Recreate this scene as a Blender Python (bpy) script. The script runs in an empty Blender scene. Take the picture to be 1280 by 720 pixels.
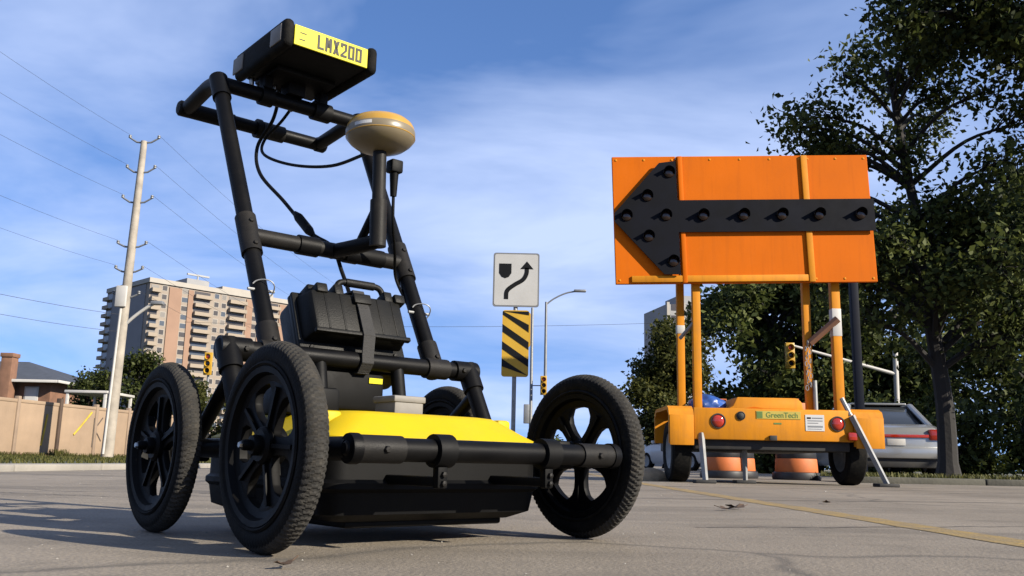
import bpy, bmesh, math, random
import numpy as np
from mathutils import Vector, Matrix
R = math.radians
sc = bpy.context.scene
col = sc.collection

# ------------------------------------------------------------------ camera, sky, sun, exposure
cam_d = bpy.data.cameras.new('camera'); cam = bpy.data.objects.new('camera', cam_d); col.objects.link(cam)
cam_d.sensor_width = 36.0; cam_d.lens = 31.63; cam_d.clip_start = 0.02; cam_d.clip_end = 6000
PITCH, ROLL = R(10.996), R(1.197)
fwd = Vector((0, math.cos(PITCH), math.sin(PITCH))); upv = Vector((0, -math.sin(PITCH), math.cos(PITCH))); rgt = Vector((1, 0, 0))
r2 = rgt * math.cos(ROLL) + upv * math.sin(ROLL); u2 = upv * math.cos(ROLL) - rgt * math.sin(ROLL)
m = Matrix((r2, u2, -fwd)).transposed().to_4x4(); m.translation = (0, 0, 0.1417)
cam.matrix_world = m
sc.camera = cam

SUN_EL = R(27); SUN_AZ = math.atan2(0.87, -0.49)          # compass angle from +Y towards +X
sd = Vector((math.sin(SUN_AZ) * math.cos(SUN_EL), math.cos(SUN_AZ) * math.cos(SUN_EL), math.sin(SUN_EL)))
ld = bpy.data.lights.new('sun', 'SUN'); ld.energy = 5.0; ld.angle = R(0.5); ld.color = (1.0, 0.91, 0.77)
sun = bpy.data.objects.new('sun', ld); col.objects.link(sun)
sun.rotation_euler = (-sd).to_track_quat('-Z', 'Y').to_euler()

world = bpy.data.worlds.new('World'); sc.world = world; world.use_nodes = True
wn, wl = world.node_tree.nodes, world.node_tree.links
bg = wn['Background']; bg.inputs['Strength'].default_value = 0.056
sky = wn.new('ShaderNodeTexSky'); sky.sky_type = 'NISHITA'; sky.sun_disc = False
sky.sun_elevation = SUN_EL; sky.sun_rotation = SUN_AZ; sky.air_density = 1.0; sky.dust_density = 0.0; sky.ozone_density = 2.0
tc = wn.new('ShaderNodeTexCoord'); sep = wn.new('ShaderNodeSeparateXYZ'); wl.new(tc.outputs['Generated'], sep.inputs[0])
lift = wn.new('ShaderNodeVectorMath'); lift.operation = 'MULTIPLY_ADD'; wl.new(tc.outputs['Generated'], lift.inputs[0]); lift.inputs[1].default_value = (1, 1, 0.8); lift.inputs[2].default_value = (0, 0, 0.22)
wl.new(lift.outputs[0], sky.inputs[0])
def wmath(op, a, b):
    n = wn.new('ShaderNodeMath'); n.operation = op
    for i, v in enumerate((a, b)):
        if isinstance(v, (int, float)): n.inputs[i].default_value = v
        else: wl.new(v, n.inputs[i])
    return n.outputs[0]
zz = wmath('ADD', wmath('MAXIMUM', sep.outputs[2], 0.0), 0.22)
comb = wn.new('ShaderNodeCombineXYZ'); wl.new(wmath('DIVIDE', sep.outputs[0], zz), comb.inputs[0]); wl.new(wmath('DIVIDE', sep.outputs[1], zz), comb.inputs[1])
mp = wn.new('ShaderNodeMapping'); wl.new(comb.outputs[0], mp.inputs[0]); mp.inputs['Rotation'].default_value = (0, 0, R(-22.8)); mp.inputs['Scale'].default_value = (0.8, 1.15, 1); mp.inputs['Location'].default_value = (0.10, 20.34, 2.70)
n1 = wn.new('ShaderNodeTexNoise'); wl.new(mp.outputs[0], n1.inputs['Vector']); n1.inputs['Scale'].default_value = 1.1; n1.inputs['Detail'].default_value = 6; n1.inputs['Roughness'].default_value = 0.55; n1.inputs['Distortion'].default_value = 0.5
ramp = wn.new('ShaderNodeValToRGB'); wl.new(n1.outputs['Fac'], ramp.inputs[0])
ramp.color_ramp.elements[0].position = 0.33; ramp.color_ramp.elements[0].color = (0, 0, 0, 1)
ramp.color_ramp.elements[1].position = 0.66; ramp.color_ramp.elements[1].color = (0.85, 0.85, 0.85, 1)
tint = wn.new('ShaderNodeMix'); tint.data_type = 'RGBA'; tint.blend_type = 'MULTIPLY'; tint.inputs[0].default_value = 1.0
wl.new(sky.outputs[0], tint.inputs[6]); tint.inputs[7].default_value = (0.98, 1.2, 1.58, 1)
mixc = wn.new('ShaderNodeMix'); mixc.data_type = 'RGBA'; wl.new(ramp.outputs[0], mixc.inputs[0]); wl.new(tint.outputs[2], mixc.inputs[6])
mixc.inputs[7].default_value = (5.0, 6.0, 8.6, 1)
wl.new(mixc.outputs[2], bg.inputs[0])

sc.view_settings.view_transform = 'Standard'; sc.view_settings.look = 'None'; sc.view_settings.gamma = 1.0
sc.view_settings.use_curve_mapping = False; sc.view_settings.exposure = 1.32
sc.cycles.use_denoising = True

# ------------------------------------------------------------------ materials
ALB = 0.48                                                     # overall reflectance level of the place
def mat(name, c, rough=0.6, metal=0.0, var=0.12, vscale=6.0, bump=0.0, bscale=120.0, spec=0.5, c2=None, dust=0.0, dscale=9.0, coat=0.0, trans=0.0, streak=0.0):
    c = tuple(v * ALB for v in c); c2 = tuple(v * ALB for v in c2) if c2 else None
    M = bpy.data.materials.new(name); M.use_nodes = True
    N, Lk = M.node_tree.nodes, M.node_tree.links; b = N['Principled BSDF']
    b.inputs['Roughness'].default_value = rough; b.inputs['Metallic'].default_value = metal; b.inputs['Specular IOR Level'].default_value = spec
    b.inputs['Coat Weight'].default_value = coat
    t = N.new('ShaderNodeTexCoord')
    no = N.new('ShaderNodeTexNoise'); no.inputs['Scale'].default_value = vscale; no.inputs['Detail'].default_value = 5; Lk.new(t.outputs['Object'], no.inputs['Vector'])
    mx = N.new('ShaderNodeMix'); mx.data_type = 'RGBA'
    ca = c if c2 else tuple(v * (1 - var) for v in c); cb = c2 if c2 else tuple(min(1, v * (1 + var)) for v in c)
    mx.inputs[6].default_value = (*ca, 1); mx.inputs[7].default_value = (*cb, 1)
    mr = N.new('ShaderNodeMapRange'); mr.inputs[1].default_value = 0.3; mr.inputs[2].default_value = 0.7; Lk.new(no.outputs['Fac'], mr.inputs[0]); Lk.new(mr.outputs[0], mx.inputs[0])
    out = mx.outputs[2]
    if streak > 0:
        ms_ = N.new('ShaderNodeMapping'); ms_.inputs['Scale'].default_value = (9, 9, 0.7); Lk.new(t.outputs['Object'], ms_.inputs[0])
        ns = N.new('ShaderNodeTexNoise'); ns.inputs['Scale'].default_value = 1.6; ns.inputs['Detail'].default_value = 7; ns.inputs['Roughness'].default_value = 0.65; Lk.new(ms_.outputs[0], ns.inputs['Vector'])
        rs = N.new('ShaderNodeMapRange'); rs.inputs[1].default_value = 0.50; rs.inputs[2].default_value = 0.78; rs.inputs[4].default_value = streak; Lk.new(ns.outputs['Fac'], rs.inputs[0])
        mk_ = N.new('ShaderNodeMix'); mk_.data_type = 'RGBA'; Lk.new(rs.outputs[0], mk_.inputs[0]); Lk.new(out, mk_.inputs[6]); mk_.inputs[7].default_value = (c[0] * .45, c[1] * .5, c[2] * .6 + .004, 1); out = mk_.outputs[2]
    if dust > 0:
        nd = N.new('ShaderNodeTexNoise'); nd.inputs['Scale'].default_value = dscale; nd.inputs['Detail'].default_value = 8; nd.inputs['Roughness'].default_value = 0.7; Lk.new(t.outputs['Object'], nd.inputs['Vector'])
        md = N.new('ShaderNodeMapRange'); md.inputs[1].default_value = 0.48; md.inputs[2].default_value = 0.75; md.inputs[4].default_value = dust; Lk.new(nd.outputs['Fac'], md.inputs[0])
        m2 = N.new('ShaderNodeMix'); m2.data_type = 'RGBA'; Lk.new(md.outputs[0], m2.inputs[0]); Lk.new(out, m2.inputs[6]); m2.inputs[7].default_value = (0.22 * ALB, 0.18 * ALB, 0.13 * ALB, 1)
        out = m2.outputs[2]
        rr = N.new('ShaderNodeMapRange'); rr.inputs[3].default_value = rough; rr.inputs[4].default_value = min(1, rough + 0.35); Lk.new(nd.outputs['Fac'], rr.inputs[0]); Lk.new(rr.outputs[0], b.inputs['Roughness'])
    Lk.new(out, b.inputs['Base Color'])
    if bump > 0:
        nb = N.new('ShaderNodeTexNoise'); nb.inputs['Scale'].default_value = bscale; nb.inputs['Detail'].default_value = 3; Lk.new(t.outputs['Object'], nb.inputs['Vector'])
        bp = N.new('ShaderNodeBump'); bp.inputs['Strength'].default_value = bump; bp.inputs['Distance'].default_value = 0.01; Lk.new(nb.outputs['Fac'], bp.inputs['Height']); Lk.new(bp.outputs[0], b.inputs['Normal'])
    return M

def leaf_mat(name, ca, cb, trans=0.35):
    M = bpy.data.materials.new(name); M.use_nodes = True
    N, Lk = M.node_tree.nodes, M.node_tree.links; b = N['Principled BSDF']; b.inputs['Roughness'].default_value = 0.6; b.inputs['Specular IOR Level'].default_value = 0.15
    g = N.new('ShaderNodeNewGeometry'); mx = N.new('ShaderNodeMix'); mx.data_type = 'RGBA'
    mx.inputs[6].default_value = (*ca, 1); mx.inputs[7].default_value = (*cb, 1); Lk.new(g.outputs['Random Per Island'], mx.inputs[0]); Lk.new(mx.outputs[2], b.inputs['Base Color'])
    tr = N.new('ShaderNodeBsdfTranslucent'); Lk.new(mx.outputs[2], tr.inputs['Color'])
    ms = N.new('ShaderNodeMixShader'); ms.inputs[0].default_value = trans; Lk.new(b.outputs[0], ms.inputs[1]); Lk.new(tr.outputs[0], ms.inputs[2]); Lk.new(ms.outputs[0], N['Material Output'].inputs[0])
    return M

M = {}
M['tube'] = mat('charcoal_tube', (0.004, 0.004, 0.0045), 0.30, var=0.25, vscale=14, bump=0.06, bscale=500, dust=0.02, dscale=9, spec=0.09)
M['sleeve'] = mat('charcoal_sleeve', (0.016, 0.015, 0.014), 0.36, var=0.2, vscale=30, bump=0.08, bscale=400, dust=0.06, dscale=12, spec=0.12)
M['black'] = mat('black_plastic', (0.002, 0.002, 0.0022), 0.42, var=0.3, vscale=12, bump=0.05, bscale=600, dust=0.008, dscale=14, spec=0.12)
M['case'] = mat('black_case_plastic', (0.0075, 0.0075, 0.0065), 0.34, var=0.25, vscale=10, bump=0.12, bscale=350, dust=0.03, dscale=14, spec=0.13)
M['rubber'] = mat('tyre_rubber', (0.007, 0.007, 0.0068), 0.6, var=0.3, vscale=20, bump=0.2, bscale=300, dust=0.10, dscale=40, spec=0.1)
M['tread'] = mat('dusty_tyre_tread', (0.040, 0.038, 0.034), 0.8, var=0.35, vscale=30, bump=0.2, bscale=300, dust=0.22, dscale=45, spec=0.2)
M['rim'] = mat('black_rim', (0.002, 0.002, 0.0022), 0.36, var=0.3, vscale=20, dust=0.012, dscale=25, spec=0.08)
M['steel'] = mat('bright_steel', (0.55, 0.55, 0.54), 0.28, 1.0, var=0.1, vscale=40)
M['yellow'] = mat('yellow_cover', (0.74, 0.53, 0.002), 0.42, spec=0.2, var=0.05, vscale=8, bump=0.05, bscale=300, dust=0.10, dscale=12)
M['label'] = mat('yellow_label', (0.82, 0.74, 0.015), 0.5, var=0.03, vscale=30, spec=0.15)
M['ink'] = mat('black_ink', (0.008, 0.008, 0.008), 0.5, var=0.2, spec=0.15)
M['taupe'] = mat('grey_connector_plastic', (0.26, 0.24, 0.21), 0.5, var=0.12, vscale=30, dust=0.2)
M['gpsbody'] = mat('beige_receiver_shell', (0.25, 0.205, 0.13), 0.35, var=0.06, vscale=30, spec=0.4)
M['gpstop'] = mat('amber_receiver_dome', (0.58, 0.33, 0.05), 0.28, var=0.06, vscale=30, spec=0.4)
M['white'] = mat('white_print', (0.75, 0.75, 0.73), 0.5, var=0.05)
M['web'] = mat('black_webbing', (0.014, 0.013, 0.012), 0.8, var=0.3, vscale=60, bump=0.3, bscale=300)
M['orange'] = mat('orange_paint', (0.82, 0.175, 0.0005), 0.5, var=0.07, vscale=2.5, dust=0.05, dscale=5, bump=0.05, bscale=25, spec=0.08, streak=0.28)
M['amberpaint'] = mat('amber_orange_paint', (0.84, 0.31, 0.006), 0.5, var=0.09, vscale=4, dust=0.16, dscale=6, bump=0.05, bscale=30, spec=0.18, streak=0.5)
M['arrow'] = mat('black_arrow_paint', (0.002, 0.003, 0.008), 0.5, var=0.4, vscale=5, dust=0.006, dscale=8, spec=0.10)
M['lens'] = mat('dark_amber_lens', (0.022, 0.010, 0.006), 0.15, var=0.15, vscale=30)
M['redlens'] = mat('red_lens', (0.52, 0.035, 0.012), 0.12, var=0.15, vscale=30, coat=0.5)
M['galv'] = mat('galvanised_steel', (0.42, 0.43, 0.43), 0.45, 0.7, var=0.15, vscale=15, dust=0.15)
M['dark'] = mat('dark_chassis', (0.012, 0.012, 0.012), 0.6, var=0.3, vscale=6, dust=0.2)
M['green'] = mat('green_print', (0.12, 0.22, 0.03), 0.5, var=0.1)
M['band'] = mat('pale_green_band', (0.62, 0.48, 0.06), 0.5, var=0.1)
M['bluetarp'] = mat('blue_tarp', (0.02, 0.09, 0.38), 0.4, var=0.3, vscale=12, bump=0.6, bscale=20)
M['signwhite'] = mat('sign_white', (0.60, 0.60, 0.58), 0.45, var=0.05, vscale=4, dust=0.08)
M['signgrey'] = mat('sign_grey_rim', (0.22, 0.23, 0.24), 0.45, var=0.1)
M['signyellow'] = mat('sign_yellow', (0.72, 0.42, 0.01), 0.45, var=0.07, vscale=5, dust=0.10)
M['signalyellow'] = mat('signal_yellow', (0.66, 0.38, 0.02), 0.45, var=0.1, vscale=5)
M['pole'] = mat('weathered_wood_pole', (0.44, 0.39, 0.32), 0.8, var=0.25, vscale=3, bump=0.5, bscale=20)
M['concrete'] = mat('concrete', (0.36, 0.34, 0.30), 0.85, var=0.15, vscale=2, bump=0.3, bscale=40)
M['fence'] = mat('tan_fence_panel', (0.43, 0.305, 0.20), 0.8, var=0.13, vscale=1.2, bump=0.3, bscale=25, dust=0.25, dscale=1.5)
M['post'] = mat('tan_fence_post', (0.36, 0.26, 0.18), 0.8, var=0.15, vscale=2, bump=0.3, bscale=25)
M['shadepost'] = mat('shaded_fence_post', (0.09, 0.055, 0.035), 0.8, var=0.2, vscale=3)  # darker copy of the fence post, its shadow side put into the colour
M['yspray'] = mat('yellow_spray', (0.62, 0.44, 0.03), 0.8, var=0.2, vscale=6)
M['dspray'] = mat('dark_spray', (0.10, 0.075, 0.06), 0.8, var=0.2, vscale=6)
M['brick'] = mat('house_brick', (0.26, 0.13, 0.075), 0.85, var=0.2, vscale=3, bump=0.4, bscale=20)
M['shingle'] = mat('grey_shingles', (0.055, 0.065, 0.085), 0.8, var=0.25, vscale=3, bump=0.6, bscale=12)
M['trimw'] = mat('white_trim', (0.66, 0.64, 0.60), 0.6, var=0.08, vscale=2)
M['glass'] = mat('window_glass', (0.03, 0.035, 0.04), 0.06, var=0.2, vscale=1)
M['aptbrick'] = mat('apartment_brick', (0.38, 0.235, 0.16), 0.9, var=0.10, vscale=0.15, bump=0.1, bscale=2)
M['aptpale'] = mat('apartment_precast', (0.38, 0.315, 0.255), 0.9, var=0.08, vscale=0.2)
M['aptgrey'] = mat('apartment_grey_end', (0.30, 0.29, 0.30), 0.9, var=0.08, vscale=0.2)
M['aptslab'] = mat('apartment_balcony', (0.40, 0.33, 0.25), 0.9, var=0.08, vscale=0.3)
M['aptdark'] = mat('apartment_window', (0.07, 0.06, 0.055), 0.25, var=0.3, vscale=0.3)
M['aptcurtain'] = mat('curtained_window', (0.17, 0.15, 0.13), 0.4, var=0.2, vscale=0.3)
M['aptblind'] = mat('blue_grey_window', (0.10, 0.12, 0.15), 0.2, var=0.2, vscale=0.3)
M['aptroof'] = mat('apartment_parapet', (0.50, 0.46, 0.40), 0.9, var=0.06, vscale=0.3)
M['towerpale'] = mat('pale_tower_concrete', (0.40, 0.40, 0.40), 0.9, var=0.08, vscale=0.2)
M['bark'] = mat('bark', (0.014, 0.011, 0.009), 0.9, var=0.3, vscale=4, bump=0.8, bscale=14)
M['leafdark'] = leaf_mat('leaf_dark', (0.008, 0.014, 0.004), (0.058, 0.070, 0.016))
M['leafmid'] = leaf_mat('leaf_mid', (0.010, 0.019, 0.005), (0.082, 0.096, 0.024))
M['leafolive'] = leaf_mat('leaf_olive', (0.018, 0.025, 0.006), (0.066, 0.066, 0.015))
M['grass'] = leaf_mat('grass_blade', (0.028, 0.035, 0.008), (0.085, 0.078, 0.022), 0.2)
M['carpaint'] = mat('silver_car_paint', (0.55, 0.56, 0.56), 0.28, 0.55, var=0.05, vscale=2, coat=0.6)
M['carwhite'] = mat('white_car_paint', (0.70, 0.70, 0.70), 0.3, var=0.03, coat=0.6)
M['lamp'] = mat('lamp_housing', (0.30, 0.31, 0.32), 0.5, 0.3, var=0.1)
M['navy'] = mat('navy_steel', (0.006, 0.009, 0.020), 0.6, 0.0, spec=0.08, var=0.2, vscale=3)
M['wire'] = mat('wire_insulation', (0.05, 0.05, 0.055), 0.6, var=0.1)
M['wood'] = mat('brown_wood_brace', (0.26, 0.11, 0.05), 0.7, var=0.2, vscale=8)
M['barrel'] = mat('barrel_orange', (0.72, 0.17, 0.02), 0.5, var=0.1, vscale=6, dust=0.2)
M['barrelblack'] = mat('barrel_black_band', (0.015, 0.015, 0.018), 0.5, var=0.2)
M['sand'] = mat('sandbag_cloth', (0.55, 0.42, 0.26), 0.9, var=0.15, vscale=12, bump=0.6, bscale=60)
M['deadleaf'] = mat('dead_leaf', (0.10, 0.055, 0.025), 0.8, var=0.3, vscale=30)

def road_mat():
    Mt = bpy.data.materials.new('worn_asphalt'); Mt.use_nodes = True
    N, Lk = Mt.node_tree.nodes, Mt.node_tree.links; b = N['Principled BSDF']; b.inputs['Roughness'].default_value = 0.82; b.inputs['Specular IOR Level'].default_value = 0.3
    t = N.new('ShaderNodeTexCoord')
    def noise(s, d=6, r=0.6, sc_=None):
        n = N.new('ShaderNodeTexNoise'); n.inputs['Scale'].default_value = s; n.inputs['Detail'].default_value = d; n.inputs['Roughness'].default_value = r
        if sc_:
            mpn = N.new('ShaderNodeMapping'); mpn.inputs['Scale'].default_value = sc_; Lk.new(t.outputs['Object'], mpn.inputs[0]); Lk.new(mpn.outputs[0], n.inputs['Vector'])
        else: Lk.new(t.outputs['Object'], n.inputs['Vector'])
        return n.outputs['Fac']
    def rampn(v, p0, c0, p1, c1):
        r_ = N.new('ShaderNodeValToRGB'); Lk.new(v, r_.inputs[0]); e = r_.color_ramp.elements
        e[0].position = p0; e[0].color = (*c0, 1); e[1].position = p1; e[1].color = (*c1, 1); return r_.outputs[0]
    def mix(f, a, b_, mode='MIX'):
        x = N.new('ShaderNodeMix'); x.data_type = 'RGBA'; x.blend_type = mode
        if isinstance(f, float): x.inputs[0].default_value = f
        else: Lk.new(f, x.inputs[0])
        for i, v in ((6, a), (7, b_)):
            if isinstance(v, tuple): x.inputs[i].default_value = (*v, 1)
            else: Lk.new(v, x.inputs[i])
        return x.outputs[2]
    base = rampn(noise(0.9, 5, 0.55, (1, 0.35, 1)), 0.32, (0.138, 0.118, 0.092), 0.68, (0.190, 0.164, 0.130))
    agg = rampn(noise(160, 3, 0.7), 0.36, (0.55, 0.55, 0.55), 0.66, (1.35, 1.33, 1.30))
    c = mix(0.75, base, agg, 'MULTIPLY')
    blot = rampn(noise(7, 8, 0.75), 0.52, (0, 0, 0), 0.78, (0.45, 0.45, 0.45))
    c = mix(blot, c, (0.062, 0.054, 0.043))
    pat = rampn(noise(1.6, 5, 0.6, (0.5, 1.6, 1)), 0.48, (0, 0, 0), 0.62, (0.7, 0.7, 0.7))
    c = mix(pat, c, (0.098, 0.084, 0.066))
    oil = rampn(noise(3.3, 4, 0.5), 0.66, (0, 0, 0), 0.74, (0.6, 0.6, 0.6))
    c = mix(oil, c, (0.055, 0.048, 0.040))
    vo = N.new('ShaderNodeTexVoronoi'); vo.feature = 'DISTANCE_TO_EDGE'; vo.inputs['Scale'].default_value = 0.4
    wn_ = N.new('ShaderNodeTexNoise'); wn_.inputs['Scale'].default_value = 2.5; wn_.inputs['Detail'].default_value = 6; Lk.new(t.outputs['Object'], wn_.inputs['Vector'])
    va = N.new('ShaderNodeVectorMath'); va.operation = 'MULTIPLY_ADD'; Lk.new(wn_.outputs['Color'], va.inputs[0]); va.inputs[1].default_value = (0.35, 0.35, 0); Lk.new(t.outputs['Object'], va.inputs[2]); Lk.new(va.outputs[0], vo.inputs['Vector'])
    crack = rampn(vo.outputs['Distance'], 0.0, (0.8, 0.8, 0.8), 0.010, (0, 0, 0))
    c = mix(crack, c, (0.066, 0.058, 0.048))
    vp = N.new('ShaderNodeTexVoronoi'); vp.inputs['Scale'].default_value = 55; Lk.new(t.outputs['Object'], vp.inputs['Vector'])
    spk = rampn(vp.outputs['Distance'], 0.10, (0.7, 0.7, 0.7), 0.18, (0, 0, 0))
    msk = rampn(noise(9, 4), 0.5, (0, 0, 0), 0.62, (1, 1, 1)); spk = mix(1.0, spk, msk, 'MULTIPLY')
    c = mix(spk, c, (0.150, 0.134, 0.110))
    Lk.new(c, b.inputs['Base Color'])
    bp = N.new('ShaderNodeBump'); bp.inputs['Strength'].default_value = 0.55; bp.inputs['Distance'].default_value = 0.006
    hsum = N.new('ShaderNodeMath'); hsum.operation = 'ADD'; Lk.new(noise(110, 4, 0.7), hsum.inputs[0]); Lk.new(noise(12, 4, 0.6), hsum.inputs[1]); Lk.new(hsum.outputs[0], bp.inputs['Height']); Lk.new(bp.outputs[0], b.inputs['Normal'])
    return Mt
M['road'] = road_mat()
M['ground'] = mat('dry_grass_ground', (0.075, 0.08, 0.03), 0.95, var=0.3, vscale=0.8, bump=0.8, bscale=8)
M['kerb'] = mat('kerb_concrete', (0.40, 0.37, 0.32), 0.85, var=0.15, vscale=2, bump=0.4, bscale=30, dust=0.2, dscale=3)
M['shadekerb'] = mat('shade_toned_kerb', (0.10, 0.095, 0.07), 0.9, var=0.3, vscale=3, bump=0.5, bscale=30)  # right-hand kerb: the shade lying on it is put into its colour
M['tar'] = mat('tar_seam', (0.13, 0.115, 0.095), 0.7, var=0.3, vscale=5)
M['paint'] = mat('worn_yellow_road_paint', (0.46, 0.30, 0.06), 0.75, vscale=14, c2=(0.24, 0.19, 0.12), bump=0.4, bscale=120)

# ------------------------------------------------------------------ mesh building
class MB:
    def __init__(s, k=1.0): s.v = []; s.f = []; s.k = k
    def add(s, vs, fs):
        o = len(s.v); s.v += [tuple(v) for v in vs]; s.f += [tuple(i + o for i in f) for f in fs]; return s
    def box(s, lo, hi, bev=0.0, seg=2, rot=None, piv=None):
        lo, hi = Vector(lo), Vector(hi); c = (lo + hi) / 2; d = hi - lo
        bm = bmesh.new(); bmesh.ops.create_cube(bm, size=1.0); bmesh.ops.scale(bm, vec=d, verts=bm.verts)
        if bev > 0: bmesh.ops.bevel(bm, geom=bm.edges[:], offset=bev, segments=seg, profile=0.5, affect='EDGES')
        vs = [v.co + c for v in bm.verts]
        if rot is not None:
            pv = Vector(piv) if piv is not None else c; vs = [rot @ (v - pv) + pv for v in vs]
        bm.verts.index_update(); s.add(vs, [[v.index for v in f.verts] for f in bm.faces]); bm.free(); return s
    def tube(s, pts, r, seg=14, cap=True):
        pts = [Vector(p) for p in pts]; n = len(pts); rs = r if isinstance(r, (list, tuple)) else [r] * n
        tg = [((pts[min(i + 1, n - 1)] - pts[max(i - 1, 0)]).normalized()) for i in range(n)]
        a = Vector((0, 0, 1)) if abs(tg[0].z) < 0.9 else Vector((1, 0, 0))
        u = tg[0].cross(a).normalized(); vs = []; fs = []
        for i in range(n):
            u = (u - tg[i] * u.dot(tg[i])).normalized(); w = tg[i].cross(u)
            for j in range(seg):
                t = 2 * math.pi * j / seg; vs.append(pts[i] + (u * math.cos(t) + w * math.sin(t)) * rs[i])
        for i in range(n - 1):
            for j in range(seg):
                k = (j + 1) % seg; fs.append((i * seg + j, i * seg + k, (i + 1) * seg + k, (i + 1) * seg + j))
        if cap: fs.append(tuple(range(seg - 1, -1, -1))); fs.append(tuple((n - 1) * seg + j for j in range(seg)))
        return s.add(vs, fs)
    def lathe(s, prof, mtx=None, seg=32, closed=False):
        vs = []; fs = []; n = len(prof)
        for j in range(seg):
            t = 2 * math.pi * j / seg
            for (r, z) in prof: vs.append(Vector((r * math.cos(t), r * math.sin(t), z)))
        for j in range(seg):
            k = (j + 1) % seg
            for i in range(n if closed else n - 1):
                i2 = (i + 1) % n; fs.append((j * n + i, k * n + i, k * n + i2, j * n + i2))
        if not closed:
            if prof[0][0] > 1e-6: fs.append(tuple(j * n for j in range(seg - 1, -1, -1)))
            if prof[-1][0] > 1e-6: fs.append(tuple(j * n + n - 1 for j in range(seg)))
        if mtx is not None: vs = [mtx @ v for v in vs]
        return s.add(vs, fs)
    def prism(s, poly, a, b, fn, bev=0.0):
        # poly: 2-D points, fn(p, h) -> 3-D; h from a to b
        n = len(poly); vs = [fn(p, a) for p in poly] + [fn(p, b) for p in poly]
        fs = [tuple(range(n - 1, -1, -1)), tuple(range(n, 2 * n))] + [(i, (i + 1) % n, n + (i + 1) % n, n + i) for i in range(n)]
        if bev > 0:
            bm = bmesh.new(); bv = [bm.verts.new(v) for v in vs]
            for f in fs: bm.faces.new([bv[i] for i in f])
            bmesh.ops.recalc_face_normals(bm, faces=bm.faces[:]); bmesh.ops.bevel(bm, geom=bm.edges[:], offset=bev, segments=2, profile=0.5, affect='EDGES')
            bm.verts.index_update(); s.add([v.co.copy() for v in bm.verts], [[v.index for v in f.verts] for f in bm.faces]); bm.free(); return s
        return s.add(vs, fs)
    def mesh(s, name, material, angle=35):
        me = bpy.data.meshes.new(name); me.from_pydata([(x * s.k, y * s.k, z * s.k) for x, y, z in s.v], [], s.f)
        bm = bmesh.new(); bm.from_mesh(me); bmesh.ops.recalc_face_normals(bm, faces=bm.faces[:]); bm.to_mesh(me); bm.free()
        me.materials.append(material); me.shade_smooth(); me.set_sharp_from_angle(angle=R(angle)); return me
    def build(s, name, material, parent=None, loc=(0, 0, 0), angle=35):
        return link(name, s.mesh(name, material, angle), parent, loc)
def link(name, me, parent=None, loc=(0, 0, 0), rot=None):
    o = bpy.data.objects.new(name, me); col.objects.link(o); o.parent = parent; o.location = loc
    if rot is not None: o.rotation_euler = rot
    return o
def tag(o, label=None, cat=None, group=None, kind=None):
    if label: o['label'] = label
    if cat: o['category'] = cat
    if group: o['group'] = group
    if kind: o['kind'] = kind
    return o
def empty(name, loc, rz=0.0):
    o = bpy.data.objects.new(name, None); col.objects.link(o); o.location = loc; o.rotation_euler = (0, 0, rz); o.empty_display_size = 0.1; return o
def copy_tree(o, parent=None):
    c = o.copy(); col.objects.link(c); c.parent = parent
    for ch in list(o.children): copy_tree(ch, c)
    return c
def fillet(pts, rad, n=6):
    pts = [Vector(p) for p in pts]; out = [pts[0]]
    for a, b, c in zip(pts, pts[1:], pts[2:]):
        d1 = (a - b); d2 = (c - b); rr = min(rad, d1.length * 0.48, d2.length * 0.48); p1 = b + d1.normalized() * rr; p2 = b + d2.normalized() * rr
        for i in range(n + 1):
            t = i / n; out.append(p1 * (1 - t) ** 2 + b * 2 * t * (1 - t) + p2 * t * t)
    out.append(pts[-1]); return out
def spline(pts, n=8):
    P = [Vector(p) for p in pts]; P = [P[0] * 2 - P[1]] + P + [P[-1] * 2 - P[-2]]; out = []
    for i in range(1, len(P) - 2):
        for k in range(n):
            t = k / n; a, b, c, d = P[i - 1:i + 3]
            out.append(0.5 * ((2 * b) + (c - a) * t + (2 * a - 5 * b + 4 * c - d) * t * t + (3 * b - a - 3 * c + d) * t ** 3))
    out.append(P[-2]); return out
AX = Matrix(((0, 0, 1), (1, 0, 0), (0, 1, 0))).to_4x4()          # lathe axis z -> x
AXY = Matrix(((1, 0, 0), (0, 0, -1), (0, 1, 0))).to_4x4()        # lathe axis z -> -y
def text_mesh(name, body, size, material, ext=0.002, bold=0.0, sx=1.0, align='CENTER'):
    cu = bpy.data.curves.new(name, 'FONT'); cu.body = body; cu.size = size; cu.extrude = ext; cu.offset = bold; cu.align_x = align; cu.align_y = 'CENTER'
    o = bpy.data.objects.new(name, cu); col.objects.link(o); bpy.context.view_layer.update()
    me = bpy.data.meshes.new_from_object(o.evaluated_get(bpy.context.evaluated_depsgraph_get()))
    bpy.data.objects.remove(o); bpy.data.curves.remove(cu)
    for v in me.vertices: v.co.x *= sx
    me.materials.clear(); me.materials.append(material); return me

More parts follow.
